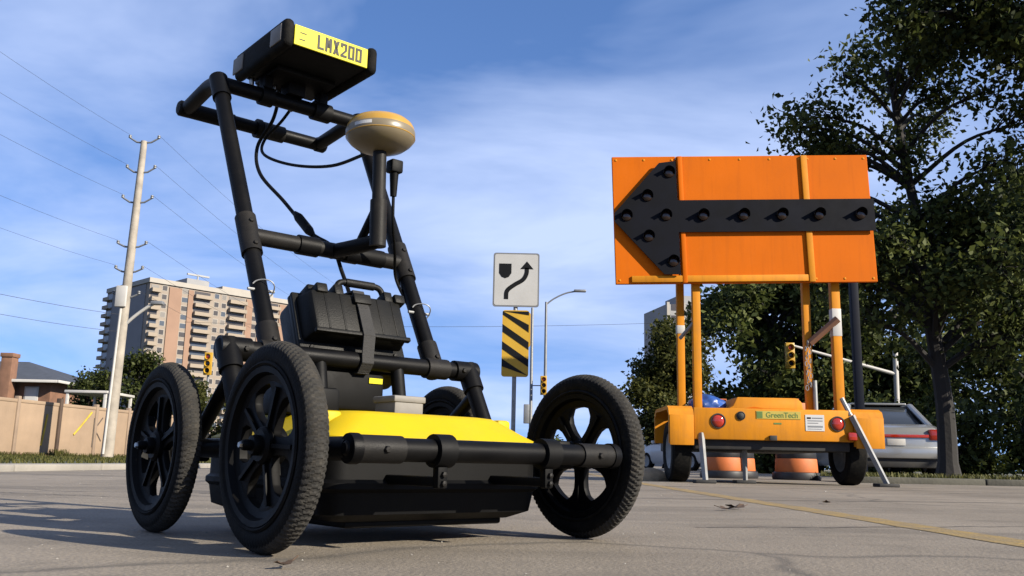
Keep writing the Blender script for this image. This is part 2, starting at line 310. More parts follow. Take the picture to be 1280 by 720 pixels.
# ------------------------------------------------------------------ the setting
def sheet(name, x0, x1, y0, y1, z, material, nx=1, ny=1):
    b = MB(); vs = []; fs = []
    for j in range(ny + 1):
        for i in range(nx + 1): vs.append((x0 + (x1 - x0) * i / nx, y0 + (y1 - y0) * j / ny, z))
    for j in range(ny):
        for i in range(nx):
            a = j * (nx + 1) + i; fs.append((a, a + 1, a + nx + 2, a + nx + 1))
    b.add(vs, fs); o = b.build(name, material); o['kind'] = 'structure'; return o
sheet('ground', -3000, 3000, -200, 5000, -0.02, M['ground'])
sheet('road', -3.75, 60, -30, 420, 0.0, M['road'])
sheet('lawn', -14.2, -4.0, -30, 300, 0.045, M['ground'])
def kerb(name, pts_lo, length, along, n, w, h, km='kerb'):
    root = None
    o = empty(name, pts_lo); o['kind'] = 'structure'
    d = length / n; b = MB(); 
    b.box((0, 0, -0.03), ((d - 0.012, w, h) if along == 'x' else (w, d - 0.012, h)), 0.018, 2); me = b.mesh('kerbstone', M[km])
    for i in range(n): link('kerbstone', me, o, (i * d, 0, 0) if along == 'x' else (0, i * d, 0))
    return o
kerb('kerb', (-4.0, 1.0, 0), 60, 'y', 40, 0.25, 0.055)
kerb('kerb', (3.9, 10.35, 0), 30, 'x', 20, 0.25, 0.07, 'shadekerb')
sheet('verge', 3.9, 34, 10.6, 11.7, 0.06, M['ground'])
sheet('verge', 9.2, 60, 19.5, 60, 0.05, M['ground'])
# lane line, worn: drawn as a strip with ragged edges
rnd = random.Random(4)
b = MB(); vs = []; fs = []; ys = [1.2 + i * 0.12 for i in range(120)]
for y in ys:
    xc = 1.06 + (0.0035 * (y - 4) ** 2 * 0.5 if y > 4 else 0.0); e = 0.052
    vs += [(xc - e + rnd.uniform(-.006, .006), y, 0.0012), (xc + e + rnd.uniform(-.006, .006), y, 0.0012)]
fs = [(2 * i, 2 * i + 1, 2 * i + 3, 2 * i + 2) for i in range(len(ys) - 1)]
o = MB().add(vs, fs).build('road_marking', M['paint']); o['kind'] = 'structure'
def seam(p0, p1, w, seed):
    rn = random.Random(seed); p0, p1 = Vector(p0), Vector(p1); n = 90; d = (p1 - p0).normalized(); nn = Vector((-d.y, d.x, 0)); vs = []; off = 0.0
    for i in range(n + 1):
        off += rn.uniform(-.012, .012); off *= .93; c = p0.lerp(p1, i / n) + nn * off; ww = w * rn.uniform(.35, 1.2)
        vs += [c - nn * ww + Vector((0, 0, .0008)), c + nn * ww + Vector((0, 0, .0008))]
    o = MB().add(vs, [(2 * i, 2 * i + 1, 2 * i + 3, 2 * i + 2) for i in range(n)]).build('tar_seam', M['tar']); o['kind'] = 'structure'
seam((-1.2, 3.6, 0), (5.2, 5.1, 0), .016, 1); seam((0.45, 2.2, 0), (2.4, 2.75, 0), .007, 2); seam((-3.7, 6.2, 0), (5.8, 7.0, 0), .03, 3); seam((-2.2, 3.4, 0), (-.6, 2.95, 0), .006, 4)
# grit and small stones on the road
b = MB(); rnd = random.Random(11)
for i in range(420):
    y = 0.55 + 8.0 * rnd.random() ** 1.8; x = rnd.uniform(-0.62, 0.66) * (y + 0.3); r_ = rnd.uniform(0.0005, 0.0015) * (1 + 0.35 * y) * (2.2 if rnd.random() < 0.03 else 1)
    vs = [(x + r_ * dx * rnd.uniform(.6, 1.3), y + r_ * dy * rnd.uniform(.6, 1.3), max(0, r_ * dz * rnd.uniform(.5, 1.0) + r_ * 0.4)) for dx, dy, dz in ((1, 0, 0), (-.5, .87, 0), (-.5, -.87, 0), (0, 0, 1))]
    b.add(vs, [(0, 1, 2), (0, 1, 3), (1, 2, 3), (2, 0, 3)])
o = b.build('grit', M['concrete']); tag(o, 'loose grit and small stones scattered over the asphalt', 'grit', kind='stuff')
# fallen leaves
def fallen_leaf(x, y, s, rz, label):
    b = MB(); out = []
    for i in range(14):
        t = 2 * math.pi * i / 14; rr = s * (0.55 + 0.45 * abs(math.cos(2.5 * t))); out.append((rr * math.cos(t), 0.7 * rr * math.sin(t), 0.004 + 0.35 * s * (math.cos(t) ** 2) * (0.4 + 0.6 * math.sin(3 * t + rz) ** 2)))
    vs = [(0, 0, 0.002)] + out; n = len(out); b.add(vs, [(0, 1 + i, 1 + (i + 1) % n) for i in range(n)])
    b.tube([(s * .8, 0, .006), (s * 1.6, s * .2, .012)], 0.0012, 5)
    o = b.build('fallen_leaf', M['deadleaf'], loc=(x, y, 0.003)); o.rotation_euler = (0, 0, rz); tag(o, label, 'leaf', 'fallen leaves on the road')
fallen_leaf(0.79, 3.20, 0.045, 0.6, 'curled brown dead leaf on asphalt near the yellow line, larger of a touching pair')
fallen_leaf(0.73, 3.08, 0.030, 2.2, 'small curled brown dead leaf touching a larger one on the asphalt')
fallen_leaf(1.33, 3.85, 0.030, 1.2, 'small dead leaf on the asphalt past the yellow line')
fallen_leaf(-0.92, 2.45, 0.035, 0.3, 'dead leaf on the asphalt off behind the rear wheel of the cart')
fallen_leaf(-0.29, 1.22, 0.016, 0.9, 'tiny dead leaf on the asphalt in front of the tall front wheel')

# ------------------------------------------------------------------ the survey cart (built in wheel-diameter units of 0.4, scaled by K)
K = 0.8
cart = tag(empty('survey_cart', (-0.1092, 1.6097, 0), R(40.05)), 'black tube-frame survey cart with four spoked wheels and a yellow antenna cover', 'cart')
def P(name, b, m, parent=cart, loc=(0, 0, 0), angle=35): return b.build(name, M[m], parent, tuple(K * c for c in loc), angle)
TR = 0.0225                                                     # tube radius
U0, U1 = Vector((0.24, 0.405, 0.435)), Vector((0.24, 0.888, 1.279))   # foot and head of an upright
def mx(p, s): return (p[0] * s, p[1], p[2])
def on_up(t, s=1): q = U0.lerp(U1, t); return Vector((q.x * s, q.y, q.z))
for s in (-1, 1):
    b = MB(K).tube([mx(U0, s), mx(U1, s)], TR, 18); up = P('upright', b, 'tube')
    b = MB(K).tube([on_up(.31, s), on_up(.44, s)], TR + .0055, 18); P('collar', b, 'sleeve', up)
    b = MB(K).tube([on_up(-.03, s), on_up(.07, s)], TR + .0055, 18); P('collar', b, 'sleeve', up)
    b = MB(K).tube([on_up(.93, s), on_up(1.02, s)], TR + .005, 18); P('collar', b, 'tube', up)
    # quick-release pin with its wire ring
    q = on_up(.185, s); ring = [q + Vector((s * (0.0) + 0.046 * math.cos(t) * 0.62, -0.022 - 0.010 * math.sin(2 * t), 0.026 * math.sin(t))) for t in [R(-70 + i * 22) for i in range(11)]]
    b = MB(K).tube(spline(ring, 3), 0.0017, 6).tube([q + Vector((-0.036, -.01, 0)), q + Vector((0.036, -.01, 0))], 0.004, 8); P('release_pin', b, 'galv', up)
    ha = P('handle_arm', MB(K).tube(fillet([mx(U1, s), (s * .24, .96, 1.292), (s * .237, 1.158, 1.275)], .04), TR, 18), 'tube')
    # lower frame
    P('down_leg', MB(K).tube(fillet([(s * .352, .393, .426), (s * .352, .262, .19)], .03), TR, 18), 'tube')
    P('rear_brace', MB(K).tube([(s * .352, .36, .36), (s * .345, .57, .205)], TR * .75, 12), 'tube')
    P('side_rail', MB(K).tube([(s * .335, -.165, .197), (s * .335, .62, .197)], TR, 16), 'tube')
    for yy in (0.0, 0.5825):
        P('axle_stub', MB(K).tube([(s * .30, yy, .2), (s * .452, yy, .2)], .011, 12).box((s * .335 - .028, yy - .032, .165), (s * .335 + .028, yy + .032, .232), .008), 'black')
# bolts through the joints
me_bolt = MB(K).lathe([(0, .0065), (.0055, .006), (.007, .003), (.007, -.004)], AXY, 6).mesh('bolt', M['sleeve'])
for s in (-1, 1):
    for t in (.335, .415, .02):
        q = on_up(t, s); link('bolt', me_bolt, cart, tuple(K * c for c in (q.x, q.y - TR - .0045, q.z + .006)), (R(-28), 0, 0))
    link('bolt', me_bolt, cart, (K * s * .318, K * (.393 - TR - .005), K * .426))
    link('bolt', me_bolt, cart, (K * s * .28, K * (-.173 - TR - .003), K * .197))
# cross tubes
b = MB(K).tube([(-.352, .393, .426), (.352, .393, .426)], TR, 18); cb = P('crossbar', b, 'tube')
for s in (-1, 1):
    b = MB(K).tube([(s * .30, .393, .426), (s * .375, .393, .426)], TR + .006, 18).tube([(s * .352, .40, .44), (s * .352, .362, .372)], TR + .006, 18); P('elbow', b, 'tube', cb)
    b = MB(K).tube([(s * .205, .393, .426), (s * .275, .393, .426)], TR + .0055, 18); P('collar', b, 'sleeve', cb)
b = MB(K).tube([(-.24, .585, .752), (.24, .585, .752)], TR, 18); mc = P('middle_crossbar', b, 'sleeve')
for x0, x1 in ((-.10, -.04), (.045, .085)):
    P('collar', MB(K).tube([(x0, .585, .752), (x1, .585, .752)], TR + .005, 18), 'tube', mc)
P('collar', MB(K).tube([(.085, .585, .752), (.17, .585, .752)], TR + .003, 18), 'black', mc)
P('top_crossbar', MB(K).tube([(-.24, .888, 1.279), (.24, .888, 1.279)], TR, 18), 'tube')
hb = P('handle_bar', MB(K).tube([(-.255, 1.158, 1.275), (.255, 1.158, 1.275)], TR, 18), 'tube')
P('grip', MB(K).tube([(-.235, 1.158, 1.275), (-.08, 1.158, 1.275)], TR + .003, 18), 'black', hb)
for s in (-1, 1): P('end_cap', MB(K).lathe([(0, .008), (.020, .006), (.0255, 0), (.0255, -.03)], Matrix.Translation((s * .258, 1.158, 1.275)) @ Matrix.Diagonal((s, 1, 1, 1)) @ AX, 20), 'black', hb)
P('collar', MB(K).tube([(.02, 1.158, 1.275), (.10, 1.158, 1.275)], TR + .006, 18), 'sleeve', hb)
# bumper tube
bp = P('bumper_bar', MB(K).tube([(-.335, -.173, .197), (.335, -.173, .197)], TR, 20), 'tube')
for s in (-1, 1):
    P('sleeve', MB(K).tube([(s * .235, -.173, .197), (s * .335, -.173, .197)], TR + .0035, 20), 'sleeve', bp)
    P('end_cap', MB(K).lathe([(0, .012), (.010, .0115), (.014, .006), (.0275, .004), (.0285, 0), (.0285, -.016)], Matrix.Translation((s * .345, -.173, .197)) @ Matrix.Diagonal((s, 1, 1, 1)) @ AX, 24), 'tube', bp)
    b = MB(K).tube([(s * .14 - .02, -.173, .197), (s * .14 + .02, -.173, .197)], TR + .010, 20)
    b.box((s * .14 - .012, -.183, .125), (s * .14 + .012, -.163, .185), .004); b.box((s * .14 - .012, -.172, .128), (s * .14 + .012, .02, .148), .004)
    cl = P('bumper_clamp', b, 'black')
    P('bolt', MB(K).lathe([(0, .008), (.0055, .006), (.006, 0), (.006, -.005)], Matrix.Translation((s * .14, -.184, .152)) @ AXY, 6), 'sleeve', cl)
    P('bolt', MB(K).lathe([(0, .008), (.0055, .006), (.006, 0), (.006, -.005)], Matrix.Translation((s * .14, -.184, .135)) @ AXY, 6), 'sleeve', cl)

# antenna under its yellow cover
b = MB(K)
def rrect(x, y0, y1, r, n=5):
    out = []
    for cx, cy, a0 in ((x - r, y0 + r, -90), (x - r, y1 - r, 0), (-x + r, y1 - r, 90), (-x + r, y0 + r, 180)):
        for i in range(n + 1): t = R(a0 + 90 * i / n); out.append((cx + r * math.cos(t), cy + r * math.sin(t)))
    return out
def loft(b, rings):
    n = len(rings[0]); vs = [p for r_ in rings for p in r_]; fs = []
    for k in range(len(rings) - 1):
        for i in range(n): fs.append((k * n + i, k * n + (i + 1) % n, (k + 1) * n + (i + 1) % n, (k + 1) * n + i))
    fs.append(tuple(range(n - 1, -1, -1))); fs.append(tuple((len(rings) - 1) * n + i for i in range(n))); return b.add(vs, fs)
loft(b, [[(x, y, z) for x, y in rrect(w, y0, y1, r_)] for w, y0, y1, r_, z in ((.235, .05, .60, .03, .050), (.278, .012, .635, .045, .066), (.285, .005, .64, .045, .11), (.292, -.004, .648, .045, .118), (.292, -.004, .648, .045, .130), (.285, .005, .64, .045, .137), (.285, .005, .64, .045, .205))])
an = P('antenna', b, 'black', angle=30)
P('skid_plate', MB(K).box((-.21, .06, .036), (.21, .59, .054), .006), 'black', an)
b = MB(K)
loft(b, [[(x, y, z) for x, y in rrect(w, y0, y1, r_)] for w, y0, y1, r_, z in ((.288, .0, .645, .045, .203), (.292, -.004, .648, .045, .208), (.290, -.001, .645, .045, .225), (.262, .022, .60, .05, .243), (.225, .06, .56, .055, .272), (.215, .07, .55, .06, .279), (.195, .09, .53, .06, .282))])
cv = P('antenna_cover', b, 'yellow', angle=28)
for s in (-1, 1):
    P('corner_boss', MB(K).box((s * .235 - .02, .085, .235), (s * .235 + .02, .15, .279), .008), 'yellow', cv)
    P('corner_boss', MB(K).box((s * .235 - .02, .48, .235), (s * .235 + .02, .545, .279), .008), 'yellow', cv)
b = MB(K).box((-.030, .17, .277), (.052, .26, .318), .005); cx = P('antenna_connector', b, 'taupe')
P('connector_lid', MB(K).box((-.034, .166, .312), (.056, .264, .328), .004), 'taupe', cx)
P('connector_seat', MB(K).box((-.05, .155, .276), (.07, .275, .285), .003), 'black', cx)
# mount between antenna and frame, battery box
b = MB(K).box((-.20, .40, .30), (.085, .56, .40), .012); bt = P('battery_box', b, 'black')
P('warning_label', MB(K).box((.035, .3965, .372), (.075, .400, .386), 0), 'label', bt)
for s in (-1, 1): P('support_post', MB(K).tube([(s * .115, .36, .275), (s * .115, .393, .42)], .018, 12), 'black')
P('support_plate', MB(K).box((-.24, .30, .278), (-.10, .44, .345), .01), 'black')

# wheels: one mesh set, axle along x
Rw, Ww = 0.2, 0.026
tyre = MB(K); NS, NA = 22, 480; prof = []
for i in range(NS + 1):
    t = math.pi * 2 * (0.06 + 0.88 * i / NS)                     # section angle, from inner side round the crown
    cx_, cr = -math.sin(t) * Ww, -math.cos(t)
    prof.append((Rw - Ww * 0.98 + cr * Ww * 0.98 if cr > 0 else Rw - Ww * 0.98 + cr * Ww * 1.1, cx_, cr))
vs = []; fs = []
for j in range(NA):
    t = 2 * math.pi * j / NA
    for i, (r_, w, cr) in enumerate(prof):
        dr = 0.0
        if cr > 0.25:
            zone = min(1.0, (cr - 0.25) * 3); ph = (j * 96 / NA * 1.0 + abs(w / Ww) * 1.3) % 1.0
            dr = 0.0030 * zone * (1 if ph < 0.6 else 0) - (0.0030 if abs(abs(w / Ww) - 0.38) < 0.07 else 0)
        vs.append((w, (r_ - 0.0025 + dr) * math.cos(t), (r_ - 0.0025 + dr) * math.sin(t)))
n = NS + 1
for j in range(NA):
    k = (j + 1) % NA
    for i in range(NS): fs.append((j * n + i, k * n + i, k * n + i + 1, j * n + i + 1))
me_tyre = tyre.add(vs, fs).mesh('tyre', M['rubber'], 26); me_tyre.materials.append(M['tread'])
for p in me_tyre.polygons: p.material_index = 1 if math.hypot(p.center.y, p.center.z) > K * .186 else 0
# sidewall bead ridge and rim
RX = AX                                                         # lathe: (r, axial)
me_bead = MB(K).lathe([(.152, -.0245), (.156, -.0285), (.160, -.0255), (.156, -.022)], RX, 64, True).lathe([(.152, .0245), (.156, .0285), (.160, .0255), (.156, .022)], RX, 64, True).mesh('bead', M['rubber'])
b = MB(K).lathe([(.118, -.008), (.134, -.012), (.139, -.024), (.1505, -.0255), (.1535, -.020), (.1535, .020), (.1505, .0255), (.139, .024), (.134, .012), (.118, .008)], RX, 72, closed=True)
for q in range(5):
    a0 = R(90 + 36 + 72 * q)
    def fn(p, h, a0=a0): return Vector((h, p[0] * math.cos(a0) - p[1] * math.sin(a0), p[0] * math.sin(a0) + p[1] * math.cos(a0)))
    poly = [(.020, -.024), (.036, -.019), (.060, -.0165), (.082, -.0185), (.098, -.026), (.108, -.040), (.114, -.056), (.128, -.036), (.131, 0), (.128, .036), (.114, .056), (.108, .040), (.098, .026), (.082, .0185), (.060, .0165), (.036, .019), (.020, .024)]
    b.prism(poly, -.009, .009, fn, 0.0025)
    fr = [(.03, -.004), (.115, -.004), (.115, .004), (.03, .004)]
    b.prism(fr, -.016, -.0085, fn); b.prism(fr, .0085, .016, fn)
b.lathe([(.0, -.024), (.030, -.024), (.036, -.018), (.036, .018), (.030, .024), (0, .024)], RX, 32)
me_wheel = b.mesh('wheel', M['rim'], 32)
me_hub = MB(K).lathe([(0, .058), (.009, .057), (.0105, .052), (.0105, .040), (.018, .039), (.0195, .034), (.0195, .023)], RX, 20).mesh('hub', M['rim'])
me_nut = MB(K).lathe([(0, .063), (.0055, .063), (.0065, .060), (.0065, .055)], RX, 6).mesh('axle_nut', M['steel'])
rnd = random.Random(3)
for s, yy in ((-1, 0), (1, 0), (-1, .5825), (1, .5825)):
    w = link('wheel', me_wheel, cart, (K * s * .4163, K * yy, K * Rw), (rnd.uniform(0, 1.2) if not (s == 1 and yy == 0) else 0.0, 0, 0 if s > 0 else math.pi))
    for nm, me in (('tyre', me_tyre), ('bead', me_bead), ('hub', me_hub), ('axle_nut', me_nut)): link(nm, me, w)

# display unit on the handle
dm = MB(K).box((-.126, .652, 1.354), (.126, .982, 1.424), .012, 3); du = P('display_unit', dm, 'black')
for s in (-1, 1):
    b = MB(K).box((s * .140 - .017, .640, 1.344), (s * .140 + .017, .995, 1.432), .016, 3)
    bb = P('bumper_end', b, 'rubber', du)
for yy in (.665, .93):
    P('corner_pad', MB(K).box((-.1605, yy - .005, 1.362), (-.155, yy + .065, 1.414), .002), 'taupe', du)
P('label_plate', MB(K).box((-.1225, .6475, 1.358), (.1225, .6525, 1.42), .001, 1), 'label', du)
def block_letters(txt, x0, x1, z0, z1, y0, y1, th):
    b = MB(K); n = len(txt); cw = (x1 - x0) / n
    for i, ch in enumerate(txt):
        a, c = x0 + i * cw + cw * .08, x0 + (i + 1) * cw - cw * .10; zm = (z0 + z1) / 2; fn = lambda p, h: Vector((p[0], h, p[1]))
        def bar(xa, za, xb, zb): b.box((min(xa, xb), y0, min(za, zb)), (max(xa, xb), y1, max(za, zb)))
        def dg(p, q, w=th * 1.15): b.prism([(p[0] - w / 2, p[1]), (p[0] + w / 2, p[1]), (q[0] + w / 2, q[1]), (q[0] - w / 2, q[1])], y0 - .0002, y1, fn)
        if ch == 'L': bar(a, z0, a + th, z1); bar(a + th, z0, c, z0 + th)
        if ch == 'M': bar(a, z0, a + th, z1); bar(c - th, z0, c, z1); dg((a + th * .6, z1), ((a + c) / 2, zm - .008)); dg((c - th * .6, z1), ((a + c) / 2, zm - .008))
        if ch == 'X': dg((a + th * .6, z0), (c - th * .6, z1)); dg((a + th * .6, z1), (c - th * .6, z0 + .0001))
        if ch == '2': bar(a, z1 - th, c, z1); bar(c - th, zm, c, z1 - th); bar(a, z0, c, z0 + th); dg((a + th * .6, z0 + th), (c - th * .6, zm)); bar(a, z1 - th * 2, a + th, z1 - th)
        if ch == '0': bar(a, z1 - th, c, z1); bar(a, z0, c, z0 + th); bar(a, z0 + th, a + th, z1 - th); bar(c - th, z0 + th, c, z1 - th)
    return b
P('lettering', block_letters('LMX200', -.050, .104, 1.367, 1.411, .6462, .6474, .0068), 'ink', du)
P('small_print', MB(K).box((-.105, .6466, 1.397), (-.085, .648, 1.400)).box((-.107, .6466, 1.376), (-.088, .648, 1.379)), 'ink', du)
b = MB(K).box((-.10, .80, 1.338), (.10, .96, 1.356), .004).box((-.03, .86, 1.30), (.03, .92, 1.345), .006).tube([(-.11, .888, 1.279), (-.07, .888, 1.279)], TR + .008, 16).tube([(.07, .888, 1.279), (.13, .888, 1.279)], TR + .008, 16)
b.box((-.105, .87, 1.28), (-.075, .915, 1.345), .005).box((.085, .87, 1.28), (.115, .915, 1.345), .005)
mb_ = P('display_bracket', b, 'black')
for x, y, r_ in ((-.118, .94, .008), (-.075, .975, .012), (-.045, .93, .007), (-.015, .955, .013), (.035, .95, .007)):
    P('connector', MB(K).lathe([(0, -.028), (r_ * .7, -.028), (r_, -.024), (r_, .004), (0, .004)], Matrix.Translation((x, y, 1.345)), 14), 'steel', du)
# cables
def cable(name, pts, r_=.0058): return P(name, MB(K).tube(spline(pts, 8), r_, 10), 'black')
c1 = cable('data_cable', [(-.015, .955, 1.33), (-.018, .985, 1.25), (-.035, 1.05, 1.17), (-.05, .98, 1.06), (-.02, .86, .95), (0.005, .72, .83), (.03, .63, .775), (.05, .60, .70), (.052, .56, .64), (.03, .50, .60)])
P('ferrite_bead', MB(K).tube([(-.006, .78, .885), (.004, .725, .835)], [.014, .014], 12).tube([(-.010, .80, .902), (-.006, .78, .885)], [.007, .014], 12, False).tube([(.004, .725, .835), (.008, .705, .818)], [.014, .007], 12, False), 'black', c1)
c2 = cable('receiver_cable', [(.045, .94, 1.33), (.03, 1.02, 1.27), (.01, 1.10, 1.22), (-.01, 1.05, 1.15), (.02, .90, 1.085), (.05, .70, 1.04), (.055, .50, 1.03)], .005)
P('cable_plug', MB(K).tube([(.045, .94, 1.335), (.037, .985, 1.298)], .010, 12), 'taupe', c2)
P('cable_tie', MB(K).tube([(.000, 1.158, 1.275), (.016, 1.158, 1.275)], TR + .010, 16), 'black')
# positioning receiver on its pole
P('receiver_arm', MB(K).tube(fillet([(.012, .60, .752), (.03, .50, .752), (.05, .415, .757), (.05, .418, .80)], .05), .021, 16).tube([(.038, .50, .752), (.05, .425, .86)], .012, 10), 'tube')
pl = P('receiver_pole', MB(K).tube([(.05, .415, .765), (.05, .427, 1.016)], .0185, 18), 'sleeve')
P('sleeve', MB(K).tube([(.05, .415, .742), (.05, .420, .872)], .023, 18), 'sleeve', pl)
gz = Matrix.Translation((.052, .428, 1.020)) @ Matrix.Diagonal((1.2, 1.2, 0.95, 1)) @ Matrix.Rotation(R(-3), 4, 'X')
gp = P('positioning_receiver', MB(K).lathe([(0, -.008), (.024, -.008), (.036, -.003), (.058, .007), (.071, .020), (.0785, .032), (.0800, .040), (.0800, .054), (.0785, .058)], gz, 48), 'gpsbody')
P('dome', MB(K).lathe([(.0785, .0575), (.0775, .066), (.0735, .076), (.064, .087), (.048, .096), (.028, .101), (0, .103)], gz, 48), 'gpstop', gp)
P('seam_ring', MB(K).lathe([(.0790, .0335), (.0802, .035), (.0798, .0365)], gz, 48), 'gpstop', gp)
b = MB(K)
for i in range(8):
    t0, t1 = R(-168 + i * 4), R(-168 + (i + 1) * 4); q = [gz @ Vector((.0803 * math.cos(t), .0803 * math.sin(t), z)) for t, z in ((t0, .043), (t1, .043), (t1, .053), (t0, .053))]; b.add(q, [(0, 1, 2, 3)])
P('maker_plate', b, 'white', gp)
P('antenna_plug', MB(K).box((.085, .415, .965), (.122, .45, 1.002), .005).tube([(.103, .433, .97), (.107, .438, .90)], [.013, .009], 12), 'black', gp)
cable('antenna_cable', [(.107, .438, .905), (.118, .45, .82), (.16, .50, .76), (.205, .56, .70), (.222, .52, .62)], .0045)

# equipment case strapped to the crossbar
case = tag(empty('equipment_case', cart.location, cart.rotation_euler.z), 'small black ribbed hard plastic case with carry handle strapped between the cart uprights', 'case')
CU, CN, CO = Vector((0, .42, .907)), Vector((0, -.907, .42)), Vector((.006, .472, .484))
def CP(x, u, n_): return CO + Vector((x, 0, 0)) + CU * u + CN * n_
def cbox(b, x0, x1, u0, u1, n0, n1, bev=0.006):
    return b.prism([(x0, u0), (x1, u0), (x1, u1), (x0, u1)], n0, n1, lambda p, h: CP(p[0], p[1], h), bev)
def PC(name, b, m, parent=case, angle=35): return b.build(name, M[m], parent, (0, 0, 0), angle)
PC('base_shell', cbox(cbox(MB(K), -.150, .150, -.10, .112, -.075, .012, .014), -.156, .156, -.055, .118, -.004, .012, .004), 'case')
b = MB(K)                                                        # lid: overhanging lower edge
b.prism([(-.150, -.030), (.150, -.030), (.150, .108), (-.150, .108)], .014, .086, lambda p, h: CP(p[0] * (1 - (.10 * (h - .014) / .072)), p[1] * (1 - .12 * (h - .014) / .072), h), .010)
lid = PC('lid', cbox(b, -.157, .157, -.058, .119, .012, .026, .004), 'case')
for x in (-.098, -.052, .060, .104): PC('rib', cbox(MB(K), x - .003, x + .003, -.020, .090, .082, .0875, .002), 'case', lid)
PC('edge_rib', cbox(MB(K), -.140, .140, -.034, -.022, .076, .091, .003), 'case', lid)
for x in (-.105, .132):
    PC('latch', cbox(cbox(MB(K), x - .024, x + .024, .100, .126, .0, .062, .005), x - .016, x + .016, .085, .112, .045, .094, .004), 'case')
hp = fillet([CP(-.050, .104, .060), CP(-.040, .142, .070), CP(.092, .142, .070), CP(.102, .104, .060)], .022)
PC('carry_handle', MB(K).tube(hp, .0085, 12).tube([CP(-.018, .142, .070), CP(.070, .142, .070)], .0115, 12), 'case')
for x in (-.050, .102): PC('handle_hinge', cbox(MB(K), x - .013, x + .013, .090, .122, .03, .085, .004), 'case')
for x, u in ((-.125, -.045), (.125, -.045)): PC('bolt', MB(K).lathe([(0, .006), (.006, .005), (.007, 0)], Matrix.Translation(CP(x, u, .026)) @ AXY, 10), 'sleeve', lid)
b = MB(K); sp = [CP(.008, .122, -.02), CP(.008, .124, .04), CP(.008, .108, .082), CP(.008, .05, .0925), CP(.008, -.034, .094), Vector((.008, .366, .440)), Vector((.008, .364, .420)), Vector((.008, .385, .396)), Vector((.008, .43, .392))]
for p0, p1 in zip(sp, sp[1:]):
    d = (p1 - p0).normalized(); nn = d.cross(Vector((1, 0, 0))).normalized() * .0022; e = Vector((.017, 0, 0)); p0 = p0 - d * .002; p1 = p1 + d * .002
    q = [p0 - e - nn, p0 + e - nn, p0 + e + nn, p0 - e + nn, p1 - e - nn, p1 + e - nn, p1 + e + nn, p1 - e + nn]; b.add(q, [(0, 1, 2, 3), (4, 5, 6, 7), (0, 1, 5, 4), (1, 2, 6, 5), (2, 3, 7, 6), (3, 0, 4, 7)])
PC('strap', b, 'web')
PC('strap_buckle', cbox(MB(K), -.018, .034, .062, .092, .090, .099, .003), 'case')

# ------------------------------------------------------------------ arrow board trailer
TX, TY = 2.38, 8.2
tr = tag(empty('arrow_board_trailer', (TX, TY, 0)), 'orange traffic trailer carrying a large board with a black arrow', 'trailer')
def T(name, b, m, parent=tr, angle=35): return b.build(name, M[m], parent, (0, 0, 0), angle)
TILT = Matrix.Rotation(R(-1.75), 4, 'Y')
def bt(x, y, z): return TILT @ Vector((x, y, z - 2.45)) + Vector((0, 0, 2.45))
def tb(b): b.v = [tuple(bt(*v)) for v in b.v]; return b
XL, X1, X2, XR, ZB, ZT = -1.437, -.825, .395, 1.010, 1.835, 3.075
def panel(x0, x1): return T('board_panel', tb(MB().box((x0 + .003, 0, ZB), (x1 - .003, .035, ZT), .004, 1)), 'orange')
for x0, x1 in ((XL, X1), (X1, X2), (X2, XR)): panel(x0, x1)
for x, w, m_ in ((X1 + .035, .022, 'orange'), (X2, .030, 'amberpaint')):
    T('vertical_rail', tb(MB().box((x - w, -.022, ZB + .004), (x + w, -.001, ZT - .004), .006)), m_)
T('bottom_rail', tb(MB().box((XL + .15, -.018, ZB + .012), (X2 - .035, -.001, ZB + .075), .006)), 'amberpaint')
T('rear_frame', tb(MB().box((XL + .04, .036, ZB + .02), (XR - .04, .08, ZB + .08)).box((XL + .04, .036, ZT - .08), (XR - .04, .08, ZT - .02)).box((-.02, .036, ZB + .08), (.04, .08, ZT - .08))), 'amberpaint')
zc = 2.475
me_rv = MB().lathe([(0, .005), (.008, .004), (.012, 0), (.012, -.003)], AXY, 10).mesh('rivet', M['amberpaint'])
for x0, x1 in ((XL, X1), (X1, X2), (X2, XR)):
    n_ = max(2, round((x1 - x0) / .3))
    for i in range(n_ + 1):
        for z in (ZB + .035, ZT - .035):
            if z < 2 and x0 + .1 < X2 and x1 < .5 and x0 + (x1 - x0) * i / n_ > XL + .14: continue
            link('rivet', me_rv, tr, bt(x0 + .04 + (x1 - x0 - .08) * i / n_, -.001, z))
shaft = [(X1 - .02, zc - .155), (XR + .01, zc - .155), (XR + .01, zc + .155), (X1 - .02, zc + .155)]
T('arrow_shaft', tb(MB().prism(shaft, -.036, -.024, lambda p, h: Vector((p[0], h, p[1])))), 'arrow')
head = [(XL + .005, zc), (X1 - .06, zc + .50), (X1 - .005, zc + .50), (X1 - .005, zc - .50), (X1 - .06, zc - .50)]
head = [(XL + .005, zc + .03), (X1 - .17, zc + .52), (X1 - .012, zc + .54), (X1 - .012, zc - .56), (X1 - .16, zc - .56), (XL + .005, zc - .05)]
T('arrow_head', tb(MB().prism(head, -.048, -.037, lambda p, h: Vector((p[0], h, p[1])))), 'arrow')
